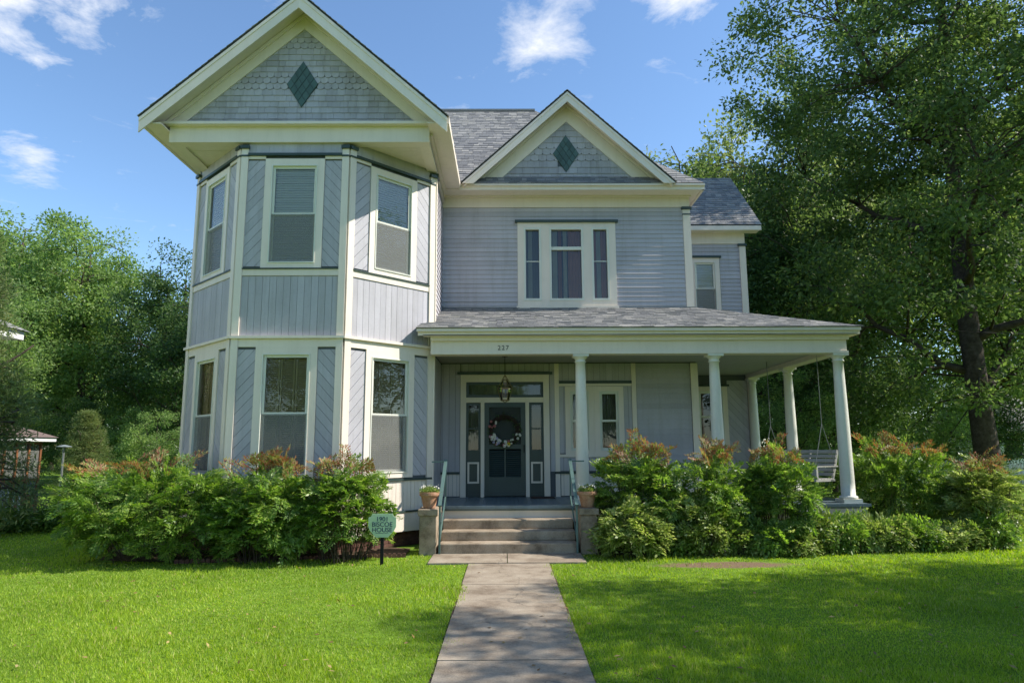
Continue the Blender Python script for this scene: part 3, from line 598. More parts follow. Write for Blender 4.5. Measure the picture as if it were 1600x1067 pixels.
# ---- rear wing at the right
XW1, YW = 6.52, 18.0; fw = yf(YW)
ww = (5.13, 5.70, 5.25, 6.73); wl = (5.08, 5.72, FZ + .1, 3.22)
wu = sheet(fw, 4.3, XW1, 3.6, 7.6, [ww]); window(fw, 5.415, .57, 5.25, 6.73, .115, .5, 'blind'); clapboards(wu, fw, 4.3, XW1 - .14, 4.0, 7.24, .107, [(5.0, 5.83, 5.14, 6.9)])
part('frieze', 'trim', fw, 4.3, XW1 + .02, 7.24, 7.6, .001, .035); part('corner_board', 'trim', fw, XW1 - .14, XW1 + .03, 4.0, 7.17, .001, .045); part('corner_cap', 'dark', fw, XW1 - .17, XW1 + .06, 7.17, 7.235, .001, .075)
wl_ = sheet(fw, 4.3, XW1, .2, 3.6, [wl]); window(fw, 5.40, .64, FZ + .1, 3.22, .12, .72, None, screen=False, head=True, curtain=None)
strips(wl_, fw, rect(5.85, XW1 - .14, 1.2, 3.5), R(-48), .135); strips(wl_, fw, rect(4.3, 5.0, 1.2, 3.5), R(48), .135); part('corner_board', 'trim', fw, XW1 - .13, XW1 + .03, FZ, 3.6, .001, .045)
fwr = Fr((XW1, YW, 0), (0, 1, 0)); s_ = sheet(fwr, 0, 4, .2, 7.6, []); clapboards(s_, fwr, 0, 4, .7, 7.3, .12, joined=True)
MB().prism(fwr, [(0, 7.6), (4.0, 7.6), (2.0, 9.6)], -.1, 0).obj('gable', 'siding', house)
fms = Fr((WX1, WY, 0), (0, 1, 0)); s_ = sheet(fms, 0, YW - WY, .2, 7.6, []); clapboards(s_, fms, 0, YW - WY, .75, 7.3, .12, joined=True)
fwl = Fr((BX0 - A, 22, 0), (0, -1, 0)); s_ = sheet(fwl, 0, 22 - BY - A, .2, 7.6, []); clapboards(s_, fwl, 0, 22 - BY - A, .6, 7.3, .12, joined=True)
MB().wbox(BX0 - A, XW1, 21.98, 22.1, .1, 7.6).obj('wall', 'siding', house)
f_ = Fr((0, 17.66, EZ), (1, 0, 0), (0, 1, 1)); wr_ = MB().box(f_, 3.4, 6.90, 0, 3.14, -.1, 0).obj('roof', 'roofedge', house); shingles(wr_, f_, rect(3.4, 6.92, 0, 3.14), .13, .21)
f_ = Fr((0, 22.1, EZ), (-1, 0, 0), (0, -1, 1)); MB().box(f_, -6.9, -3.4, 0, 3.14, -.1, 0).obj('roof', 'roof', house)
part('fascia', 'trim', yf(17.68), 4.5, 6.90, EZ - .15, EZ - .03, -.03, .03); MB().wbox(4.4, 6.88, 17.71, 18.0, EZ - .14, EZ - .115).obj('soffit', 'trim', house)
fb = Fr((6.90, 17.68, 0), (0, 1, 0)); MB().prism(fb, [(0, EZ - .15), (2.2, EZ + 2.06), (2.2, EZ + 2.2), (0, EZ)], -.03, .0).obj('bargeboard', 'trim', house)
# ---- porch
PX0, PX1, PY = -1.43, 6.72, 12.93
def fz(y): return FZ
mb = MB(); x = PX0
while x < PX1:                                         # tongued floor planks, each a real board
    y1 = WY if x < WX1 - .05 else YW; mb.wbox(x + .002, min(x + .086, PX1), PY - .05, y1, FZ - .03, FZ + random.uniform(-.002, .002)); x += .088
flo = MB().wbox(PX0, PX1, PY, WY, FZ - .09, FZ - .031).obj('porch_floor', 'floor', house); mb.obj('floor_planks', 'floor', flo, kind='stuff')
MB().wbox(PX0, PX1 + .02, PY - .07, PY - .05, FZ - .05, FZ + .002).obj('floor_nosing', 'floor', flo)
part('porch_skirt', 'trim', yf(PY + .02), PX0, PX1 - .02, .42, FZ - .092, -.04, 0); MB().wbox(PX1 - .06, PX1 - .02, PY + .06, YW, .42, FZ - .092).obj('porch_skirt', 'trim', house)
fd = part('foundation', 'soil', yf(PY + .5), PX0, PX1 - .1, -.1, .42, -.2, 0)
for i, x in enumerate((1.3, 2.9, 4.3, 5.5, 6.3)):
    for r_ in range(6):
        for k in range(2): MB().wbox(x + k * .205 - (.1 if r_ % 2 else 0), x + .195 + k * .205 - (.1 if r_ % 2 else 0), PY + .1, PY + .3, .004 + r_ * .068, .06 + r_ * .068).obj('brick', 'brick', fd)
CZ = 3.545
bm_ = MB().wbox(PX0 - .02, 6.62, 13.06, 13.32, CZ, 3.885).obj('porch_beam', 'trim', house); part('moulding', 'trim', yf(13.06), PX0, 6.64, CZ + .002, CZ + .045, .001, .025); part('moulding', 'trim', yf(13.06), PX0 - .02, 6.65, 3.805, 3.885, .001, .06)
MB().wbox(6.36, 6.62, 13.321, YW + 1, CZ, 3.885).obj('porch_beam', 'trim', house)
MB().wbox(PX0 - .15, 6.75, 12.88, 13.059, 3.886, 3.905).obj('soffit', 'trim', house); part('fascia', 'trim', yf(12.88), PX0 - .25, 6.78, 3.89, 4.015, -.03, 0); part('gutter_lip', 'trim', yf(12.878), PX0 - .27, 6.81, 3.96, 4.02, 0, .05)
MB().wbox(6.62, 6.78, 13.08, YW + 1, 3.886, 3.905).obj('soffit', 'trim', house); MB().wbox(6.75, 6.81, 12.885, YW + 1, 3.89, 4.02).obj('fascia', 'trim', house)
ce = MB().wbox(WX0, 6.35, 13.33, YW, 3.66, 3.69).obj('porch_ceiling', 'ceil', house); cb = MB(); y = 13.33
while y < YW: cb.wbox(WX0, 6.35, y + .003, y + .085, 3.645, 3.66); y += .088
cb.obj('ceiling_boards', 'ceil', ce, kind='stuff')
sl_ = Vector((0, WY - 12.83, .86)); f_ = Fr((0, 12.83, 4.035), (1, 0, 0), tuple(sl_)); Lp = sl_.length
px1 = 6.85; rr_ = 2.3; pp = [(PX0 - .28, 0), (px1, 0), (WX1 + .05, Lp), (PX0 - .0, Lp), ]
pr2 = MB().prism(f_, pp, -.05, 0).obj('porch_roof', 'roofedge', house); shingles(pr2, f_, [(PX0 - .28, -.03), (px1, -.03), (WX1 + .05, Lp), (PX0, Lp)], .13, .22)
f2 = Fr((px1, 12.83, 4.035), (0, 1, 0), (-(px1 - WX1), 0, .86)); L2 = math.hypot(px1 - WX1, .9)
pr3 = MB().prism(f2, [(0, 0), (7.5, 0), (7.5, L2), (2.37, L2)], -.05, 0).obj('porch_roof', 'roofedge', house); shingles(pr3, f2, [(0, 0), (7.5, 0), (7.5, L2), (2.37, L2)], .14, .3)
part('flashing', 'dark', yf(WY - .03), WX0, WX1 + .05, 4.84, 4.90, 0, .02); MB().box(yf(13.3), PX0 - .30, PX0 + .02, 4.03, 4.20, -.05, .06).obj('roof_end_board', 'trim', house)
def column(x, y):
    h = CZ - FZ; mb = MB()
    mb.lathe((x, y, FZ), [(.155, .07), (.165, .085), (.165, .11), (.145, .125)] + [(.128 - .035 * t - .006 * math.sin(math.pi * t) * -1, .125 + (h - .28) * t) for t in [i / 10 for i in range(11)]] + [(.112, h - .15), (.112, h - .135), (.098, h - .125), (.10, h - .09), (.135, h - .06), (.14, h - .045)], 24)
    c_ = mb.obj('column', 'column', house, smooth=False)
    for p in c_.data.polygons: p.use_smooth = len(p.vertices) == 4
    MB().wbox(x - .175, x + .175, y - .175, y + .175, FZ + .001, FZ + .07).obj('plinth', 'column', c_); MB().wbox(x - .15, x + .15, y - .15, y + .15, CZ - .045, CZ - .001).obj('abacus', 'column', c_)
for x, y in ((1.45, 13.19), (4.06, 13.19), (6.49, 13.19), (6.49, 15.6), (6.49, 17.9)): column(x, y)
def text(body, size, loc, mat, parent, name='lettering', depth=.003, sp=1.0):
    c_ = bpy.data.curves.new(name, 'FONT'); c_.body = body; c_.size = size; c_.extrude = depth; c_.align_x = 'CENTER'; c_.space_character = sp; c_.materials.append(M[mat]); tmp = bpy.data.objects.new('tmp', c_); C.objects.link(tmp); me = bpy.data.meshes.new_from_object(tmp.evaluated_get(bpy.context.evaluated_depsgraph_get())); bpy.data.objects.remove(tmp); o = link(name, me, parent); o.location = loc; o.rotation_euler = (R(90), 0, 0); return o
text('227', .125, (-.05, 13.056, 3.63), 'numb', house, 'house_number', sp=1.25)
# ------------------------------------------------------------------ steps, rails, pots
st = thing('front_steps', (0, 12.3, 0), 'worn concrete front steps between two square piers', 'steps')
for y0, z0, z1 in ((11.90, 0, .17), (12.25, .17, .33), (12.60, .33, .49)):
    mb = MB().wbox(-1.14, 1.20, y0, 12.94, z0 - .05 if z0 == 0 else z0, z1); o = mb.obj('step', 'stepc', st); bv = o.modifiers.new('bevel', 'BEVEL'); bv.width = .018; bv.segments = 2
for x0, x1 in ((-1.50, -1.16), (1.23, 1.57)):
    o = MB().wbox(x0 + .025, x1 - .025, 11.90, 12.5, -.05, .63).obj('pier', 'stepc', st); o2 = MB().wbox(x0, x1, 11.87, 12.53, .63, .74).obj('pier_cap', 'stepc', o)
    for k in (o, o2): bv = k.modifiers.new('bevel', 'BEVEL'); bv.width = .012; bv.segments = 2
for s, lab in ((-1, 'grey-green metal handrail at the left of the front steps'), (1, 'grey-green metal handrail at the right of the front steps')):
    x = -1.125 if s < 0 else 1.19; h = thing('handrail', (x, 12.2, 0), lab, 'handrail', 'handrails of the front steps')
    MB().wbox(x - .016, x + .016, 11.84, 11.872, 0, .82).obj('post', 'railm', h); MB().wbox(x - .016, x + .016, 12.90, 12.932, FZ + .003, 1.50).obj('post', 'railm', h)
    f_ = Fr((x - .03, 11.80, .80), (1, 0, 0), (0, 1.15, .74)); MB().box(f_, 0, .06, 0, 1.37, -.012, .014).obj('rail', 'railm', h)
    f_ = Fr((x - .012, 11.86, .20), (1, 0, 0), (0, 1.06, .68)); MB().box(f_, 0, .024, 0, 1.25, -.01, .01).obj('lower_rail', 'railm', h)
    a, b2 = sorted((x, x + s * .26)); MB().wbox(a, b2, 12.90, 12.93, 1.50, 1.525).obj('return_rail', 'railm', h)
def leafmesh(pos, dr, nm, ln, wd, name, mat):
    """N leaf-shaped quads from arrays"""
    dr = dr / (np.linalg.norm(dr, axis=1, keepdims=True) + 1e-9); sd_ = np.cross(dr, nm); sd_ /= (np.linalg.norm(sd_, axis=1, keepdims=True) + 1e-9); n = len(pos)
    ln = np.broadcast_to(np.asarray(ln, float).reshape(-1, 1), (n, 1)); wd = np.broadcast_to(np.asarray(wd, float).reshape(-1, 1), (n, 1)); up = np.cross(sd_, dr)
    v = np.stack([pos, pos + dr * ln * .45 + sd_ * wd * .5 + up * wd * .12, pos + dr * ln, pos + dr * ln * .45 - sd_ * wd * .5 + up * wd * .12], 1).reshape(-1, 3)
    return rawmesh(name, v, np.arange(4 * n).reshape(n, 4), mat)
def rawmesh(name, v, f, mat):
    me = bpy.data.meshes.new(name); k = f.shape[1]; me.vertices.add(len(v)); me.vertices.foreach_set('co', np.ascontiguousarray(v, np.float32).ravel()); me.loops.add(f.size); me.loops.foreach_set('vertex_index', np.ascontiguousarray(f, np.int32).ravel())
    me.polygons.add(len(f)); me.polygons.foreach_set('loop_start', np.arange(0, f.size, k, dtype=np.int32)); me.polygons.foreach_set('loop_total', np.full(len(f), k, np.int32)); me.materials.append(M[mat]); me.update(calc_edges=True); return me
def rdir(n, up=0.0):
    d = rng.normal(size=(n, 3)); d /= np.linalg.norm(d, axis=1, keepdims=True); d[:, 2] += up; return d / np.linalg.norm(d, axis=1, keepdims=True)
for x, lab, s in ((-1.33, 'terracotta pot of small white flowers on the left step pier', 1.0), (1.40, 'terracotta pot of white flowers on the right step pier', 1.05)):
    p = thing('flower_pot', (x, 12.1, .745), lab, 'flower pot', 'pots on the step piers', world=False)
    MB().lathe((0, 0, 0), [(.10, 0), (.105, .012), (.145, .20), (.165, .20), (.175, .22), (.175, .265), (.155, .27), (.145, .24)], 24).obj('pot', 'terra', p, smooth=False)
    MB().lathe((0, 0, .235), [(.15, 0), (.15, .01)], 16).obj('potting_soil', 'soil', p)
    n = 420; a = rng.uniform(0, 6.28, n); r_ = .16 * np.sqrt(rng.random(n)); pos = np.stack([r_ * np.cos(a), r_ * np.sin(a), .25 + rng.random(n) * .11 * s * (1.2 - r_ / .2)], 1)
    link('foliage', leafmesh(pos, rdir(n, .8), rdir(n, .5), .05, .02, 'foliage', 'strap'), p)
    n = 60; a = rng.uniform(0, 6.28, n); r_ = .17 * np.sqrt(rng.random(n)); pos = np.stack([r_ * np.cos(a), r_ * np.sin(a), .33 + rng.random(n) * .05], 1); link('flowers', leafmesh(pos, rdir(n, .3), rdir(n, 1), .028, .026, 'flowers', 'petalw'), p)
# ------------------------------------------------------------------ plaque, lantern, wreath, mat, swing, meter
p = thing('yard_sign', (-1.95, 10.95, 0), 'pale green plaque on a black post reading 1901 Biscoe House', 'sign')
f_ = Fr((-1.93, 10.95, .58), (1, 0, 0)); w_, h_ = .215, .178
def arc(cx, cz, a0, a1, r_=.055): return [(cx + r_ * math.cos(R(a0 + (a1 - a0) * k / 4)), cz + r_ * math.sin(R(a0 + (a1 - a0) * k / 4))) for k in range(5)]
out_ = [(-w_ + .12, -h_), (w_ - .12, -h_), (w_ - .03, -h_ + .10), (w_, -h_ + .16)] + arc(w_, h_, 270, 180) + arc(-w_, h_, 0, -90) + [(-w_, -h_ + .16), (-w_ + .03, -h_ + .10)]
pl = MB().prism(f_, out_, 0, .02).obj('plaque', 'signg', p)
MB().wbox(-1.955, -1.905, 10.952, 10.98, -.05, .61).obj('post', 'black', p)
for i, s_ in enumerate(('1901', 'BISCOE', 'HOUSE')): text(s_, .098, (-1.93, 10.928, .647 - i * .082), 'ink', pl)
MB().box(f_, -.1, .1, -.118, -.112, .02, .022).obj('rule_line', 'ink', pl)
lt = thing('hanging_lantern', (-.02, 13.9, 3.64), 'glass cage lantern hanging over the porch door', 'lantern', world=False)
MB().tube([(0, 0, 0), (0, 0, -.44)], .008, 6).obj('rod', 'black', lt); MB().lathe((0, 0, -.03), [(.06, 0), (.06, .02), (.02, .03)], 12).obj('ceiling_rose', 'black', lt)
mb = MB()
for k in range(6):
    a = k * math.pi / 3; c_, s_ = math.cos(a), math.sin(a); mb.tube([(0, 0, -.40), (.06 * c_, .06 * s_, -.50), (.15 * c_, .15 * s_, -.68), (.09 * c_, .09 * s_, -.92), (0, 0, -.97)], .006, 5)
for z, r_ in ((-.50, .06), (-.68, .15), (-.92, .09)): mb.tube([(r_ * math.cos(k * math.pi / 3), r_ * math.sin(k * math.pi / 3), z) for k in range(7)], .006, 5)
mb.obj('cage', 'brass', lt); MB().lathe((0, 0, -.92), [(.08, 0), (.135, .24), (.05, .41)], 6).obj('glass_shade', 'glass', lt)
for k in range(3): a = k * 2.09; MB().ball((.045 * math.cos(a), .045 * math.sin(a), -.74), .022, 1, 1, 1.8).obj('bulb', 'bulb', lt, smooth=True)
wr = thing('door_wreath', (-.03, 15.14, 2.14), 'twig wreath with white, pink and yellow flowers on the front door', 'wreath', world=False)
mb = MB()
for k in range(16):
    ph = random.uniform(0, 6); r0 = .29 + random.uniform(-.035, .035); mb.tube([((r0 + .025 * math.sin(3 * a + ph)) * math.cos(a), -.02 + .03 * math.sin(5 * a + ph), (r0 + .025 * math.sin(3 * a + ph)) * math.sin(a)) for a in [i * math.pi / 12 for i in range(25)]], .008, 4)
mb.obj('twig_ring', 'twig', wr)
def flowers(name, mat, lst):
    mb = MB()
    for a, r0, sz in lst:
        cx, cz = r0 * math.cos(a), r0 * math.sin(a)
        for k in range(6):
            t = k * math.pi / 3; mb.ball((cx + sz * .6 * math.cos(t), -.07 + random.uniform(-.01, .01), cz + sz * .6 * math.sin(t)), sz * .5, 1, .5, 1, 6)
    mb.obj(name, mat, wr, kind='stuff')
ar = lambda n, a0, a1, s0, s1: [(R(random.uniform(a0, a1)), random.uniform(.24, .36), random.uniform(s0, s1)) for _ in range(n)]
flowers('white_flowers', 'petalw', ar(26, 130, 350, .02, .038)); flowers('pink_flowers', 'petalp', ar(12, 120, 290, .02, .032)); flowers('lilac_flowers', 'petalv', ar(5, 200, 250, .025, .035)); flowers('yellow_flower', 'petaly', [(R(285), .31, .042)])
n = 260; a = rng.uniform(0, 6.28, n); r_ = rng.uniform(.22, .38, n); link('leaves', leafmesh(np.stack([r_ * np.cos(a), rng.uniform(-.09, -.01, n), r_ * np.sin(a)], 1), rdir(n), rdir(n), .05, .022, 'leaves', 'deep'), wr)
tag(MB().wbox(.52, 1.02, 14.6, 15.1, FZ + .004, FZ + .016).obj('door_mat', 'twig'), 'thin brown door mat on the porch right of the door', 'door mat')
sw = thing('porch_swing', (6.02, 14.35, FZ), 'weathered white slatted porch swing hanging at the right porch end', 'swing', world=False, rz=R(-62))
f_ = Fr((-.65, 0, .42), (1, 0, 0), (0, 1, .0))
for k in range(6): MB().wbox(-.65, .65, -.25 + k * .085, -.18 + k * .085, .40, .42).obj('seat_slat', 'lawnchair', sw)
f_ = Fr((-.65, .26, .42), (1, 0, 0), (0, .35, 1))
for k in range(6): MB().box(f_, 0, 1.3, .04 + k * .095, .11 + k * .095, 0, .02).obj('back_slat', 'lawnchair', sw)
for x in (-.65, -.02, .61): MB().box(Fr((x, .265, .40), (1, 0, 0), (0, .35, 1)), 0, .04, -.02, .62, -.03, 0).obj('back_stile', 'lawnchair', sw)
for x in (-.66, .62): MB().wbox(x, x + .05, -.27, .42, .64, .665).obj('arm', 'lawnchair', sw); MB().wbox(x, x + .05, -.25, -.20, .38, .64).obj('arm_post', 'lawnchair', sw); MB().wbox(x, x + .05, -.27, .3, .36, .40).obj('seat_rail', 'lawnchair', sw)
for x in (-.64, .64):
    for y0 in (-.24, .40): MB().tube([(x, y0, .64), (x, .05, 1.5), (x, .05, 2.9)], .008, 5).obj('chain', 'pipe', sw)
gm = thing('gas_meter', (5.42, 12.45, 0), 'small grey gas meter with pipes below the porch edge', 'meter')
MB().wbox(5.32, 5.52, 12.40, 12.54, .34, .62).obj('body', 'meter', gm); MB().lathe((5.42, 12.39, .50), [(.06, 0), (.06, .01)], 14).obj('dial', 'white', gm)
MB().tube([(5.36, 12.47, .62), (5.36, 12.47, .80), (5.36, 12.60, .80)], .018, 8).obj('pipe', 'pipe', gm); MB().tube([(5.48, 12.47, .62), (5.48, 12.47, .78), (5.60, 12.47, .78), (5.60, 12.47, 0)], .018, 8).obj('pipe', 'pipe', gm)

# ------------------------------------------------------------------ trees
def make_tree(H, Rr, zc, rz, ncl, nlf, ll, lw, seed, tr=.3, cone=False, csize=.9, nlimb=9, lean=.0, droop=-.15):
    """trunk-and-limbs mesh plus a crown of leaf clumps hung on the limbs; local coordinates, base at the origin"""
    r = np.random.default_rng(seed); rd = random.Random(seed); wood = MB()
    tp = [Vector((lean * H * (z ** 2) + .012 * H * math.sin(z * 5 + seed), .012 * H * math.cos(z * 4 + seed), H * z)) for z in (0, .03, .12, .25, .4, .55, .7, .82, .92)]
    rad = [tr * k for k in (1.45, 1.1, .95, .85, .72, .55, .38, .22, .08)]; wood.tube(tp, rad, 12)
    lob = r.normal(size=(9, 3)); lob /= np.linalg.norm(lob, axis=1, keepdims=True); lam = r.uniform(-.28, .3, 9)
    C_ = []
    while len(C_) < ncl:
        d = r.normal(size=3); d /= np.linalg.norm(d); rr = r.random() ** .42
        f = 1 + sum(a * max(0, float(d @ l)) ** 4 for a, l in zip(lam, lob))
        p = d * rr * f
        if cone:
            z = r.random(); a = r.uniform(0, 6.28); q = (1 - z) ** .8 * math.sqrt(r.random() * .9 + .1); p = np.array((q * math.cos(a), q * math.sin(a), 2 * z - 1))
        C_.append(p * np.array((Rr, Rr, rz)) + np.array((0, 0, zc)))
    C_ = np.array(C_); limbs = []
    zb = max(zc - rz, .12 * H)
    for k in range(nlimb):
        a = 2.4 * k + rd.uniform(-.3, .3); t = (k + .5) / nlimb; z0 = zb * .9 + (H * .78 - zb * .9) * t; z1 = min(z0 + Rr * rd.uniform(.35, .8), H * .93)
        kk = math.sqrt(max(.08, 1 - ((z1 - zc) / rz) ** 2)) * Rr * .72
        i = z0 / H; b0 = None
        for q in range(len(tp) - 1):
            if tp[q].z <= z0 <= tp[q + 1].z: b0 = tp[q].lerp(tp[q + 1], (z0 - tp[q].z) / (tp[q + 1].z - tp[q].z)); rb = rad[q] * .45
        if b0 is None: continue
        e = Vector((math.cos(a) * kk, math.sin(a) * kk, z1)); pts = []
        for q in range(7):
            u = q / 6; p = b0.lerp(e, u); p.z += -.12 * Rr * math.sin(math.pi * u) * (.6 if not cone else 1); p += Vector((rd.uniform(-1, 1), rd.uniform(-1, 1), rd.uniform(-.5, .5))) * .04 * Rr * (u > 0) ; pts.append(p)
        wood.tube(pts, [rb * (1 - .85 * q / 6) + .01 for q in range(7)], 7); limbs += [(p, rb * (1 - .85 * q / 6)) for q, p in enumerate(pts)][1:]
    limbs += [(p, rad[i]) for i, p in enumerate(tp) if p.z > zb]
    LP = np.array([tuple(p) for p, _ in limbs])
    for c_ in C_:
        d = np.linalg.norm(LP - c_, axis=1) + np.maximum(0, LP[:, 2] - c_[2]) * .8; k = int(np.argmin(d)); p0 = Vector(LP[k]); e = Vector(c_); mid = p0.lerp(e, .55) + Vector((rd.uniform(-.2, .2), rd.uniform(-.2, .2), .12 * (e - p0).length)); wood.tube([p0, mid, e], [min(.05, limbs[k][1] * .5) + .006, .02, .006], 4)
    k = r.integers(0, ncl, nlf); sz = r.uniform(.55, 1.25, ncl) * csize; off = r.normal(size=(nlf, 3)) * .5; nrm = np.linalg.norm(off, axis=1, keepdims=True); off = off / nrm * np.minimum(nrm, 1.15)
    off *= sz[k][:, None] * np.array((1, 1, .62)); pos = C_[k] + off
    dr = off / (np.linalg.norm(off, axis=1, keepdims=True) + 1e-6) * .7 + r.normal(size=(nlf, 3)) * .6; dr[:, 2] += droop; nm = r.normal(size=(nlf, 3)) * .7; nm[:, 2] += .8
    sc_ = r.uniform(.65, 1.2, nlf)
    return wood.mesh('trunk', 'bark', True), leafmesh(pos, dr, nm, ll * sc_, lw * sc_, 'crown', 'fresh')
def plant_tree(mesh, loc, s, rz, mat, name, label, group=None, cat='tree', sz=None):
    t_ = thing(name, loc, label, cat, group, world=False, rz=rz); t_.scale = (s, s, sz or s)
    link('trunk', mesh[0], t_); c_ = link('crown', mesh[1], t_); c_.material_slots[0].link = 'OBJECT'; c_.material_slots[0].material = M[mat]; return t_
T_oak = make_tree(25, 7.4, 14.0, 11.0, 480, 135000, .185, .095, 11, .36, csize=.98, nlimb=17)
T_a = make_tree(12, 4.0, 7.2, 4.9, 200, 46000, .17, .085, 21, .22, csize=.85, nlimb=10)
T_b = make_tree(12, 3.6, 7.0, 5.2, 180, 42000, .16, .08, 33, .2, csize=.8, nlimb=10)
T_c = make_tree(6, 2.5, 3.3, 2.8, 120, 26000, .13, .06, 45, .1, csize=.62, nlimb=8)
T_ced = make_tree(6, 1.75, 3.1, 2.95, 260, 52000, .14, .022, 55, .12, cone=True, csize=.42, nlimb=14, droop=.1)
plant_tree(T_oak, (15.7, 22.2, -.05), 1.0, R(40), 'oak', 'oak_tree', 'huge dark oak with thick trunk at the right edge of the yard')
G = 'trees behind the house at the right'
for x, y, s, rz, mt, me, lab in (
    (9.8, 27.5, 1.02, 10, 'deep', T_b, 'dark leafy tree close behind the right end of the porch'),
    (11.6, 40, 1.72, 80, 'pale', T_a, 'pale sunlit tree rising just right of the rear wing roof'),
    (17.5, 41, 1.9, 150, 'pale', T_b, 'tall pale-green tree behind the oak, left of its trunk'),
    (13.2, 31, 1.35, 200, 'oak', T_a, 'mid-green tree between the dark porch tree and the oak'),
    (28.5, 34, 1.8, 250, 'oak', T_b, 'tall dark tree behind the oak, right of its trunk'),
    (30, 43, 1.8, 300, 'fresh', T_a, 'sunlit tree at the far right beyond the picket fence'),
    (22.5, 45, 1.75, 20, 'fresh', T_a, 'bright green tree far behind the oak trunk')):
    plant_tree(me, (x, y, -.05), s, R(rz), mt, 'yard_tree', lab, G)
G = 'small trees under the oak'
for x, y, s, rz, mt, lab in ((9.6, 23.5, .72, 0, 'fresh', 'low lit understory tree seen between the two right porch columns'), (12.6, 26.5, .95, 70, 'deep', 'dark understory tree right of the corner porch column'), (15.2, 30.5, 1.1, 140, 'oak', 'understory tree left of the oak trunk behind the shrubs'), (19.4, 32, 1.05, 210, 'fresh', 'sunlit understory tree behind the picket fence'), (25.5, 36, 1.0, 33, 'deep', 'dark understory tree right of the oak trunk'), (8.2, 29.5, .9, 280, 'deep', 'dark understory tree behind the rear corner of the house')):
    plant_tree(T_c, (x, y, -.05), s, R(rz), mt, 'understory_tree', lab, G)
G = 'trees behind the yard at the left'
for x, y, s, rz, mt, me, lab in (
    (-28.5, 39, 1.34, 0, 'fresh', T_a, 'tall light-green tree at the left edge of the photo'), (-23.6, 38, 1.22, 60, 'fresh', T_b, 'rounded light-green tree, second from the left edge'), (-34, 44, 1.45, 120, 'pale', T_a, 'far pale tree behind the leftmost light-green tree'),
    (-20.2, 41, .90, 180, 'fresh', T_a, 'lower light-green tree left of the dark tree beside the bay'), (-17.3, 36, 1.02, 240, 'deep', T_b, 'dark green tree nearest the left side of the bay'), (-24, 30, .80, 300, 'fresh', T_a, 'short leafy tree above the screened gazebo'), (-14.2, 33, .82, 30, 'deep', T_a, 'dark low tree hugging the left wall of the house')):
    plant_tree(me, (x, y, -.05), s, R(rz), mt, 'yard_tree', lab, G)
for i in range(13):
    x = -62 + i * 5.2 if i < 7 else 14 + (i - 7) * 9.5
    plant_tree((T_a, T_b)[i % 2], (x, 62 + 6 * math.sin(i * 2.3), -.05), 1.25 + .2 * math.sin(i), i * 1.1, ('fresh', 'deep', 'oak')[i % 3], 'distant_tree', 'tree in the distant row far behind the yard', 'distant trees far behind the yard')
for x, y, sc_, mt, lab in ((-23, 47, 1.3, 'deep', 'low dark thicket tree behind the lamp pole'), (-19.2, 46, 1.2, 'deep', 'low dark thicket tree left of the bay'), (-28, 48, 1.3, 'fresh', 'low thicket tree behind the gazebo roof'), (-15.5, 42, 1.0, 'deep', 'low dark thicket tree just behind the left nandina bush'), (-23.5, 34.5, .75, 'fresh', 'leafy thicket shrub left of the lamp pole'), (-20.5, 33.5, .7, 'deep', 'thicket shrub right of the lamp pole'), (-17.2, 32, .62, 'fresh', 'thicket shrub behind the small conical cedar'), (-27, 36, .8, 'deep', 'thicket shrub behind the gazebo posts')):
    plant_tree(T_c, (x, y, -.05), sc_, x, mt, 'thicket_tree', lab, 'thicket behind the left yard')
G = 'street trees'
for x, y, s, rz, lab in ((12.9, 6.4, .95, 0, 'street tree right of the frame shading the walk'), (19.8, 7.2, 1.15, 90, 'street tree far right of the frame shading the right lawn'), (18.5, 3.4, 1.1, 200, 'street tree right of the camera shading the near lawn'), (12.6, 2.6, .95, 120, 'small street tree right of the camera')):
    plant_tree(T_b, (x, y, -.05), s, R(rz), 'oak', 'street_tree', lab, G)
for x, y, s, rz in ((-13, -22, 1.1, 0), (-2, -30, 1.1, 90), (9, -24, 1.0, 200), (-26, -17, 1.2, 300)):
    plant_tree(T_a, (x, y, -.05), s, R(rz), 'fresh', 'street_tree', 'street tree across the road behind the camera', 'trees across the road')
plant_tree(T_ced, (-12.05, 14.9, -.05), 1.12, 0, 'cedar', 'cedar_tree', 'feathery cedar at the left edge in front of the gazebo')
plant_tree(T_ced, (-17.6, 29, -.05), .78, 2.0, 'cedar', 'cedar_tree', 'small conical cedar behind the lamp pole', sz=.56)
plant_tree(T_c, (-12.6, 25, -.05), .52, 1.0, 'fresh', 'yard_shrub', 'bright rounded shrub behind the left nandina bush', cat='shrub')
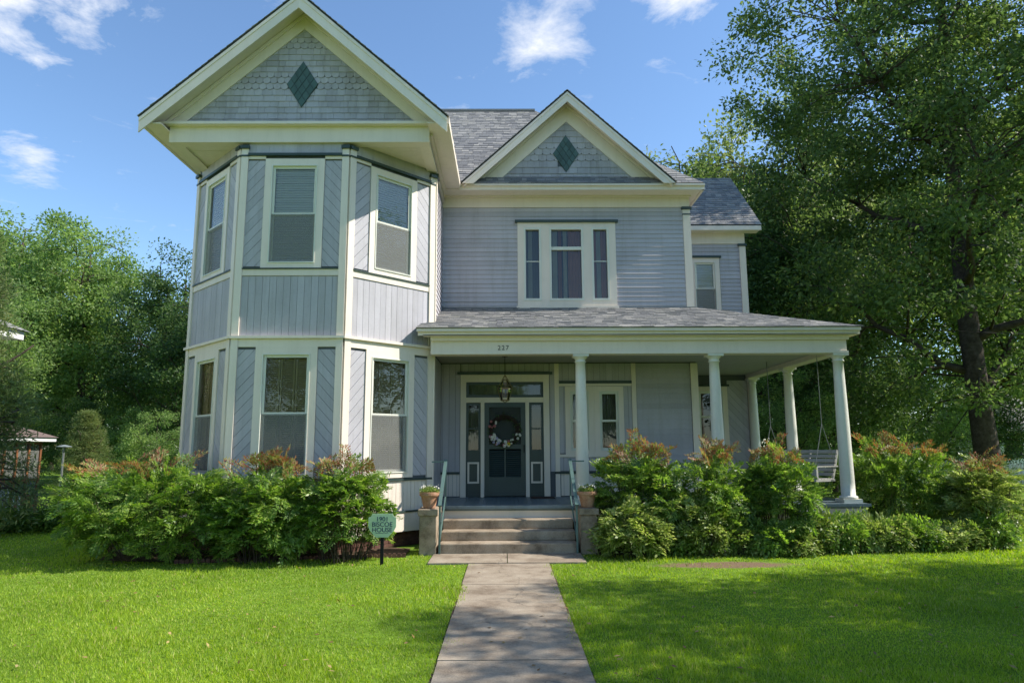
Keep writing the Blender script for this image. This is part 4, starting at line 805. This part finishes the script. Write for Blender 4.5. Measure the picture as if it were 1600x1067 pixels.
# ------------------------------------------------------------------ shrubs
def spray_template(r, n1=8, n2=5, L=.34):
    P_, D_ = [], []
    for i in range(n1):
        t = (i + 1) / n1; base = np.array((L * t, 0, .05 * math.sin(t * 2.5) - .10 * t * t))
        for s in (-1, 1):
            a = s * (1.0 - .35 * t); d = np.array((math.cos(a), math.sin(a), -.1)); l2 = .17 * (1.05 - .6 * t)
            for j in range(n2):
                u = (j + .6) / n2; P_.append(base + d * l2 * u); b_ = a + (.6 if j % 2 else -.6); D_.append(np.array((math.cos(b_), math.sin(b_), r.uniform(-.5, .1))))
    return np.array(P_), np.array(D_)
def make_bush(seed, rx, ry, h, ns, low=.2, ll=.068, lw=.026, L=.36, redn=.12, n1=8, n2=5):
    r = np.random.default_rng(seed); P_, D_ = spray_template(r, n1, n2, L)
    d = r.normal(size=(ns * 3, 3)); d /= np.linalg.norm(d, axis=1, keepdims=True); d = d[d[:, 2] > -.75][:ns]; ns = len(d)
    zc = h * (low + (1 - low) * .45); rzz = h - zc; lob = r.normal(size=(10, 3)); lob /= np.linalg.norm(lob, axis=1, keepdims=True); la = r.uniform(-.25, .28, 10)
    f = 1 + sum(a * np.maximum(0, d @ l) ** 6 for a, l in zip(la, lob)); rad = (r.random(ns) ** .35) * f * .93
    c_ = d * rad[:, None] * np.array((rx, ry, rzz)) + np.array((0, 0, zc)); c_[:, 2] = np.maximum(c_[:, 2], .06)
    ax = d * np.array((1, 1, .6)) + r.normal(size=(ns, 3)) * .45; ax[:, 2] += .15; ax /= np.linalg.norm(ax, axis=1, keepdims=True)
    upv = np.array((0, 0, 1.)) + r.normal(size=(ns, 3)) * .35; sd_ = np.cross(upv, ax); sd_ /= np.linalg.norm(sd_, axis=1, keepdims=True); up = np.cross(ax, sd_); sc_ = r.uniform(.6, 1.15, ns)
    W = lambda T, q: T[None, :, 0, None] * ax[:, None] * q + T[None, :, 1, None] * sd_[:, None] * q + T[None, :, 2, None] * up[:, None] * q
    pos = c_[:, None] - ax[:, None] * (L * .5) + W(P_, sc_[:, None, None]); dr = W(D_, 1.0); nm = up[:, None] + r.normal(size=pos.shape) * .35
    top = (c_[:, 2] > h * .81) & (r.random(ns) < redn); m_ = len(P_); red = np.repeat(top, m_)
    pos, dr, nm = pos.reshape(-1, 3), dr.reshape(-1, 3), nm.reshape(-1, 3); z = r.uniform(.7, 1.25, len(pos)); pos[red, 2] += .09
    fol = leafmesh(pos[~red], dr[~red], nm[~red], ll * z[~red], lw * z[~red], 'foliage', 'nan'); tips = leafmesh(pos[red], dr[red] + np.array((0, 0, .5)), nm[red], ll * z[red] * .9, lw * z[red] * .8, 'red_tips', 'nanred') if red.any() and redn > 0 else None
    st_ = MB(); rd = random.Random(seed)
    for k in rd.sample(range(ns), min(ns, 70)):
        e = Vector(c_[k]); b_ = Vector((e.x * .45 + rd.uniform(-.1, .1), e.y * .45 + rd.uniform(-.1, .1), -.03)); m2 = b_.lerp(e, .5); m2.x += (b_.x - e.x) * .12 + rd.uniform(-.05, .05); m2.y += rd.uniform(-.05, .05); st_.tube([b_, m2, e], [.007, .006, .003], 5)
    return st_.mesh('stems', 'cane'), fol, tips
def plant_bush(ms, loc, label, s=(1, 1, 1), rz=0, mat=None, name='nandina_bush', cat='bush', group=None):
    t_ = thing(name, loc, label, cat, group, world=False, rz=rz); t_.scale = s; link('stems', ms[0], t_); f = link('foliage', ms[1], t_)
    if mat: f.material_slots[0].link = 'OBJECT'; f.material_slots[0].material = M[mat]
    if ms[2]: link('red_tips', ms[2], t_, 'stuff')
B1 = make_bush(1, 1.62, 1.05, 1.60, 600, .0, redn=.5); B2 = make_bush(2, .85, .6, 1.62, 330, .0, redn=.85); B3 = make_bush(3, .85, .55, 1.80, 300, .12, redn=.8)
G = 'nandina bushes along the house'
plant_bush(B1, (-5.9, 11.72, 0), 'biggest dense green nandina bush at the left corner of the bay', group=G)
plant_bush(B2, (-3.85, 11.25, 0), 'red-tipped nandina bush under the front bay window', group=G, s=(1.05, 1, 1.0)); plant_bush(B3, (-2.62, 11.32, 0), 'leggy nandina bush just left of the yard sign', group=G, s=(.95, 1, .90), rz=.4)
plant_bush(B3, (2.35, 12.12, 0), 'red-tipped nandina bush nearest the steps on the right', group=G, s=(1.05, .85, 1.02), rz=2.6); plant_bush(B2, (3.62, 12.1, 0), 'nandina bush in the middle of the right porch front', group=G, s=(.85, .85, 1.08), rz=1.2); plant_bush(B3, (4.68, 12.12, 0), 'nandina bush in front of the porch swing', group=G, s=(.88, .85, .98), rz=5.2)
plant_bush(B1, (7.75, 14.0, 0), 'big green nandina bush beyond the corner porch column', group=G, s=(.80, .9, 1.16), rz=2.2); plant_bush(B3, (8.9, 13.0, 0), 'loose pale shrub at the right end of the porch bed', group=G, s=(1.0, 1.1, .86), rz=3.5, mat='aucuba')
B4 = make_bush(4, .62, .5, .82, 240, .05, .075, .038, .24, 0, 5, 3); B5 = make_bush(5, .42, .34, .42, 120, .0, .07, .034, .22, 0, 5, 3)
plant_bush(B4, (2.05, 11.62, 0), 'yellow-green spotted shrub beside the right step pier', mat='aucuba', name='spotted_shrub', cat='shrub', s=(1.05, 1, 1)); plant_bush(B4, (3.25, 11.72, 0), 'yellow-green shrub left of the middle porch nandina', mat='aucuba', name='spotted_shrub', cat='shrub', s=(.7, .8, 1.1), rz=2)
for i in range(13):
    x = 2.9 + i * .47; plant_bush(B5, (x + random.uniform(-.1, .1), 11.85 + random.uniform(-.12, .2) + max(0, x - 5.5) * .16, 0), 'low leafy plant in the right porch bed, %s from the steps' % ('first', 'second', 'third', 'fourth', 'fifth', 'sixth', 'seventh', 'eighth', 'ninth', 'tenth', 'eleventh', 'twelfth', 'last')[i], s=(random.uniform(.8, 1.2),) * 2 + (random.uniform(.75, 1.45),), rz=i * 1.7, mat=('nan', 'aucuba', 'strap')[i % 3], name='bed_plant', cat='plant', group='low plants in the right bed')
for x, y, o_ in ((-10.9, 15.6, 'second'), (-11.8, 15.9, 'third'), (-12.6, 16.2, 'last'), (-10.2, 15.9, 'first')): plant_bush(B5, (x, y, 0), 'low leafy plant before the gazebo, %s counted from the big nandina' % o_, s=(1.3, 1.3, 1.1), rz=x, mat='nan', name='bed_plant', cat='plant', group='low plants at the far left')
def strap_clump(n, ln, seed):
    r = np.random.default_rng(seed); V, F = [], []
    for i in range(n):
        a = r.uniform(0, 6.28); L_ = ln * r.uniform(.6, 1.1); o = np.array((r.normal() * .05, r.normal() * .05, 0)); d = np.array((math.cos(a), math.sin(a), 0)); s = np.array((-d[1], d[0], 0)) * .009; k = len(V); bend = r.uniform(.5, 1.1)
        for j in range(6):
            t = j / 5; p = o + d * L_ * .75 * t ** 1.6 * bend + np.array((0, 0, L_ * (t - .62 * bend * t ** 2.6))); w_ = s * (1 - t ** 3 * .9); V += [p - w_, p + w_]
            if j: F.append((k + 2 * j - 2, k + 2 * j - 1, k + 2 * j + 1, k + 2 * j))
    return rawmesh('straps', np.array(V), np.array(F), 'strap')
S1 = strap_clump(70, .62, 3)
for i, (x, y, s, lab) in enumerate(((1.62, 11.55, .8, 'arching daylily clump at the foot of the right step pier'), (2.35, 11.4, .75, 'daylily clump in front of the yellow-green spotted shrub'), (4.35, 11.65, .8, 'daylily clump at the front edge of the right bed'), (6.15, 12.0, 1.0, 'daylily clump right of the gas meter'), (6.75, 12.2, .85, 'daylily clump below the corner porch column'))):
    c_ = link('daylily_clump', S1); c_.location = (x, y, 0); c_.scale = (s, s, s); c_.rotation_euler.z = i * 1.3; tag(c_, lab, 'plant', 'daylilies in the right bed')
# ------------------------------------------------------------------ grass
def grass():
    n = 620000; Y = 4.4 + (24 - 4.4) * rng.random(n) ** 2.1; X = (rng.random(n) * 2 - 1) * (Y * .92 + .6)
    e_ = .05 * (np.sin(Y * 3.1) + np.sin(Y * 7.7 + 1) * .6 + rng.normal(size=n) * .5) + .02; k = ~((X > -.58 + e_) & (X < .66 - e_) & (Y < 10.93)) & ~((X > -1.26) & (X < 1.28) & (Y > 10.9) & (Y < 13)) & ~((X > -6.3) & (X < 6.7) & (Y > 12.4)) & ~((X > -6.7) & (X < -1.6) & (Y > 11.55 + .3 * np.sin(X * 2) * .3 - np.maximum(0, -X - 4) * .12) & (Y < 13)) & ~((X > 1.5) & (X < 9) & (Y > 11.72 + np.maximum(0, X - 5.5) * .16) & (Y < 14))
    bare = ((X - 3.35) / 1.15) ** 2 + ((Y - 10.75) / .32) ** 2 + .35 * np.sin(X * 9) * np.sin(Y * 11); k &= (bare > 1) | (rng.random(n) < .12)
    X, Y = X[k], Y[k]; n = len(X); lod = np.clip(Y / 6, 1, 3); tuft = .75 + .5 * (np.sin(X * 3.1 + np.sin(Y * 2.3)) * np.sin(Y * 2.7 + X) > .25)
    h = rng.uniform(.016, .042, n) * tuft * np.where(rng.random(n) < .03, 1.7, 1) * (1 + .3 * np.sin(X * 1.3 + 2 * np.sin(Y * .9))); a = rng.uniform(0, 6.28, n); w_ = .0034 * lod * rng.uniform(.8, 1.4, n); la = rng.uniform(0, 6.28, n); ll = h * rng.uniform(.15, .9, n)
    b_ = np.stack([X, Y, np.full(n, -.012)], 1); s = np.stack([np.cos(a) * w_, np.sin(a) * w_, np.zeros(n)], 1); tip = b_ + np.stack([np.cos(la) * ll, np.sin(la) * ll, h], 1)
    v = np.stack([b_ - s, b_ + s, tip], 1).reshape(-1, 3); o = link('grass', rawmesh('grass', v, np.arange(3 * n).reshape(n, 3), 'grass'), None, 'stuff'); tag(o, 'short bright green mown grass of the front lawn', 'grass')
grass()
n = 420; Y = 4.6 + 8 * rng.random(n) ** 1.4; X = (rng.random(n) * 2 - 1) * (Y * .85); kk = ~((X > -6) & (X < -1.5) & (Y > 11)) & (Y < 11.6); X, Y = X[kk], Y[kk]; n = len(X)
dr_ = rdir(n); dr_[:, 2] *= .25; nm_ = rng.normal(size=(n, 3)) * .3; nm_[:, 2] += 1
tag(link('fallen_leaves', leafmesh(np.stack([X, Y, np.where((abs(X) < .62), .016, .03)], 1), dr_, nm_, rng.uniform(.03, .07, n), rng.uniform(.018, .035, n), 'fallen_leaves', 'dryleaf'), None, 'stuff'), 'dry brown leaves scattered on the lawn and walk', 'leaves')
# ------------------------------------------------------------------ neighbours and far things
gz = thing('screened_gazebo', (-14.750, 19.6, 0), 'redwood screened gazebo with white eave at the far left', 'gazebo')
for x in (-16.250, -15.700, -15.150, -14.600, -14.070): MB().wbox(x, x + .07, 18.9, 18.97, 0, 2.02).obj('post', 'wood', gz)
for y in (19.4, 19.9, 20.4, 20.9): MB().wbox(-14.070, -14.000, y, y + .07, 0, 2.02).obj('post', 'wood', gz)
for z in (.42, .88, 1.95): MB().wbox(-16.180, -14.080, 18.905, 18.96, z, z + .06).obj('rail', 'wood', gz); MB().wbox(-14.065, -14.010, 18.97, 20.9, z, z + .06).obj('rail', 'wood', gz)
for k in range(3): MB().wbox(-16.250, -14.000, 18.87, 18.895, .02 + k * .135, .145 + k * .135).obj('skirt_board', 'wood', gz); MB().wbox(-13.995, -13.970, 18.9, 20.95, .02 + k * .135, .145 + k * .135).obj('skirt_board', 'wood', gz)
MB().wbox(-16.250, -14.030, 18.935, 18.937, .48, 1.95).obj('screen', 'screen', gz); MB().wbox(-14.038, -14.036, 18.97, 20.95, .48, 1.95).obj('screen', 'screen', gz)
MB().wbox(-16.650, -13.750, 18.65, 21.2, 2.03, 2.15).obj('eave', 'white', gz)
mb = MB(); mb.v = [Vector(p) for p in ((-16.700, 18.6, 2.152), (-13.700, 18.6, 2.152), (-13.700, 21.25, 2.152), (-16.700, 21.25, 2.152), (-15.250, 19.9, 2.75), (-15.050, 19.9, 2.75))]; mb.f = [(0, 1, 5, 4), (1, 2, 5), (2, 3, 4, 5), (3, 0, 4), (3, 2, 1, 0)]; mb.obj('roof', 'brownroof', gz)
MB().wbox(-16.250, -14.050, 18.95, 20.9, .3, .36).obj('floor', 'wood', gz)
rp_ = thing('gazebo_steps', (-13.650, 19.4, 0), 'wooden steps and white baluster rail beside the gazebo', 'steps')
for k in range(3): MB().wbox(-13.950 + k * .22, -13.730 + k * .22, 19.2, 20.0, 0, .36 - k * .12).obj('tread', 'wood', rp_)
for k in range(5): MB().wbox(-13.950 + k * .16, -13.910 + k * .16, 19.15, 19.19, 0, 1.0 - k * .1).obj('baluster', 'white', rp_)
MB().prism(yf(19.14), [(-13.970, .98), (-13.250, .55), (-13.250, .60), (-13.970, 1.03)], -.05, 0).obj('handrail', 'wood', rp_)
lp = thing('lamp_pole', (-14.0, 22.0, 0), 'thin grey pole with a flat hood behind the gazebo', 'lamp pole'); MB().tube([(-14.0, 22, 0), (-14.0, 22, 1.88)], .03, 8).obj('pole', 'pipe', lp); MB().lathe((-14.0, 22, 1.87), [(.22, 0), (.22, .02), (.06, .06), (.02, .07)], 8).obj('hood', 'meter', lp)
ac = thing('air_conditioner', (-14.6, 18.3, 0), 'grey air conditioner on a white block at the left edge', 'air conditioner'); MB().wbox(-14.7, -13.35, 17.9, 18.6, 0, .32).obj('block', 'white', ac); bo = MB().wbox(-14.6, -13.2, 17.95, 18.5, .33, .72).obj('casing', 'acgrey', ac)
for k in range(8): MB().wbox(-14.55, -13.25, 17.94, 17.95, .37 + k * .04, .385 + k * .04).obj('grille_bar', 'black', bo)
nh = thing('neighbour_house', (-18, 12, 0), 'white clapboard neighbour house whose eave shows at the left edge', 'house')
fnr = Fr((-13.1, 5.9, 0), (0, 1, 0)); MB().wbox(-22, -13.15, 5.9, 17.4, 0, 4.55).obj('wall', 'white', nh); mb = MB()
for i in range(31): mb.prism(fnr, rect(0, 11.5, .3 + i * .135, .44 + i * .135), -.05, lambda v, a=.3 + i * .135: .025 - .02 * (v - a) / .14)
mb.obj('clapboards', 'white', nh)
for y in (2.0, 5.2, 8.4):
    wn = MB().box(fnr, y, y + 1.2, 1.3, 3.2, .026, .06).obj('window', 'white', nh); MB().box(fnr, y + .12, y + 1.08, 1.42, 2.2, .06, .065).obj('pane', 'glass', wn); MB().box(fnr, y + .12, y + 1.08, 2.28, 3.08, .06, .065).obj('pane', 'glass', wn); MB().box(fnr, y + .11, y + 1.09, 1.41, 3.09, .0601, .062).obj('room_dark_sheet', 'room', wn)
MB().wbox(-22.5, -12.55, 5.4, 17.65, 4.6, 4.82).obj('eave', 'white', nh)
mb = MB(); mb.v = [Vector(p) for p in ((-22.6, 5.3, 4.821), (-12.45, 5.3, 4.821), (-12.45, 17.75, 4.821), (-22.6, 17.75, 4.821), (-17.5, 9.5, 7.6), (-17.5, 13.5, 7.6))]; mb.f = [(0, 1, 4), (1, 2, 5, 4), (2, 3, 5), (3, 0, 4, 5), (3, 2, 1, 0)]; mb.obj('roof', 'roof', nh)
fn = thing('picket_fence', (19.5, 28, 0), 'weathered picket fence behind the oak trunk', 'fence')
for i in range(40): MB().prism(yf(28), [(16.2 + i * .15, .02), (16.29 + i * .15, .02), (16.29 + i * .15, .98), (16.245 + i * .15, 1.08), (16.2 + i * .15, .98)], 0, .02).obj('picket', 'lawnchair', fn)
for z in (.3, .8): MB().wbox(16.1, 22.3, 28.0, 28.04, z, z + .08).obj('rail', 'lawnchair', fn)
bn = thing('blue_barrel', (21.4, 27.0, 0), 'small blue barrel right of the oak trunk', 'barrel', world=False); MB().lathe((0, 0, 0), [(.24, 0), (.27, .1), (.28, .4), (.27, .7), (.24, .8)], 16).obj('body', 'blue', bn); MB().lathe((0, 0, .8), [(.25, 0), (.25, .04), (.2, .05)], 16).obj('lid', 'blue', bn)
fh = thing('far_house', (34, 44, 0), 'far grey-roofed house right of the oak trunk', 'house')
MB().wbox(29, 40, 42, 50, 0, 2.6).obj('wall', 'white', fh); mb = MB(); mb.v = [Vector(p) for p in ((28.4, 41.4, 2.6), (40.6, 41.4, 2.6), (40.6, 50.6, 2.6), (28.4, 50.6, 2.6), (32, 46, 5.2), (37, 46, 5.2))]; mb.f = [(0, 1, 5, 4), (1, 2, 5), (2, 3, 4, 5), (3, 0, 4), (3, 2, 1, 0)]; mb.obj('roof', 'roof', fh)
for x in (30.5, 33.5, 36.5): MB().wbox(x, x + 1.1, 41.93, 41.98, 1.0, 2.1).obj('window', 'room', fh)
cbp = [(6.56 + 25 * t, 18.2 + 4 * t, 5.35 + .9 * t - 3.0 * t * (1 - t)) for t in [i / 20 for i in range(21)]]
tag(MB().tube(cbp, .009, 5).obj('utility_cable', 'black'), 'thin dark utility cable running from the rear wing into the oak', 'cable')
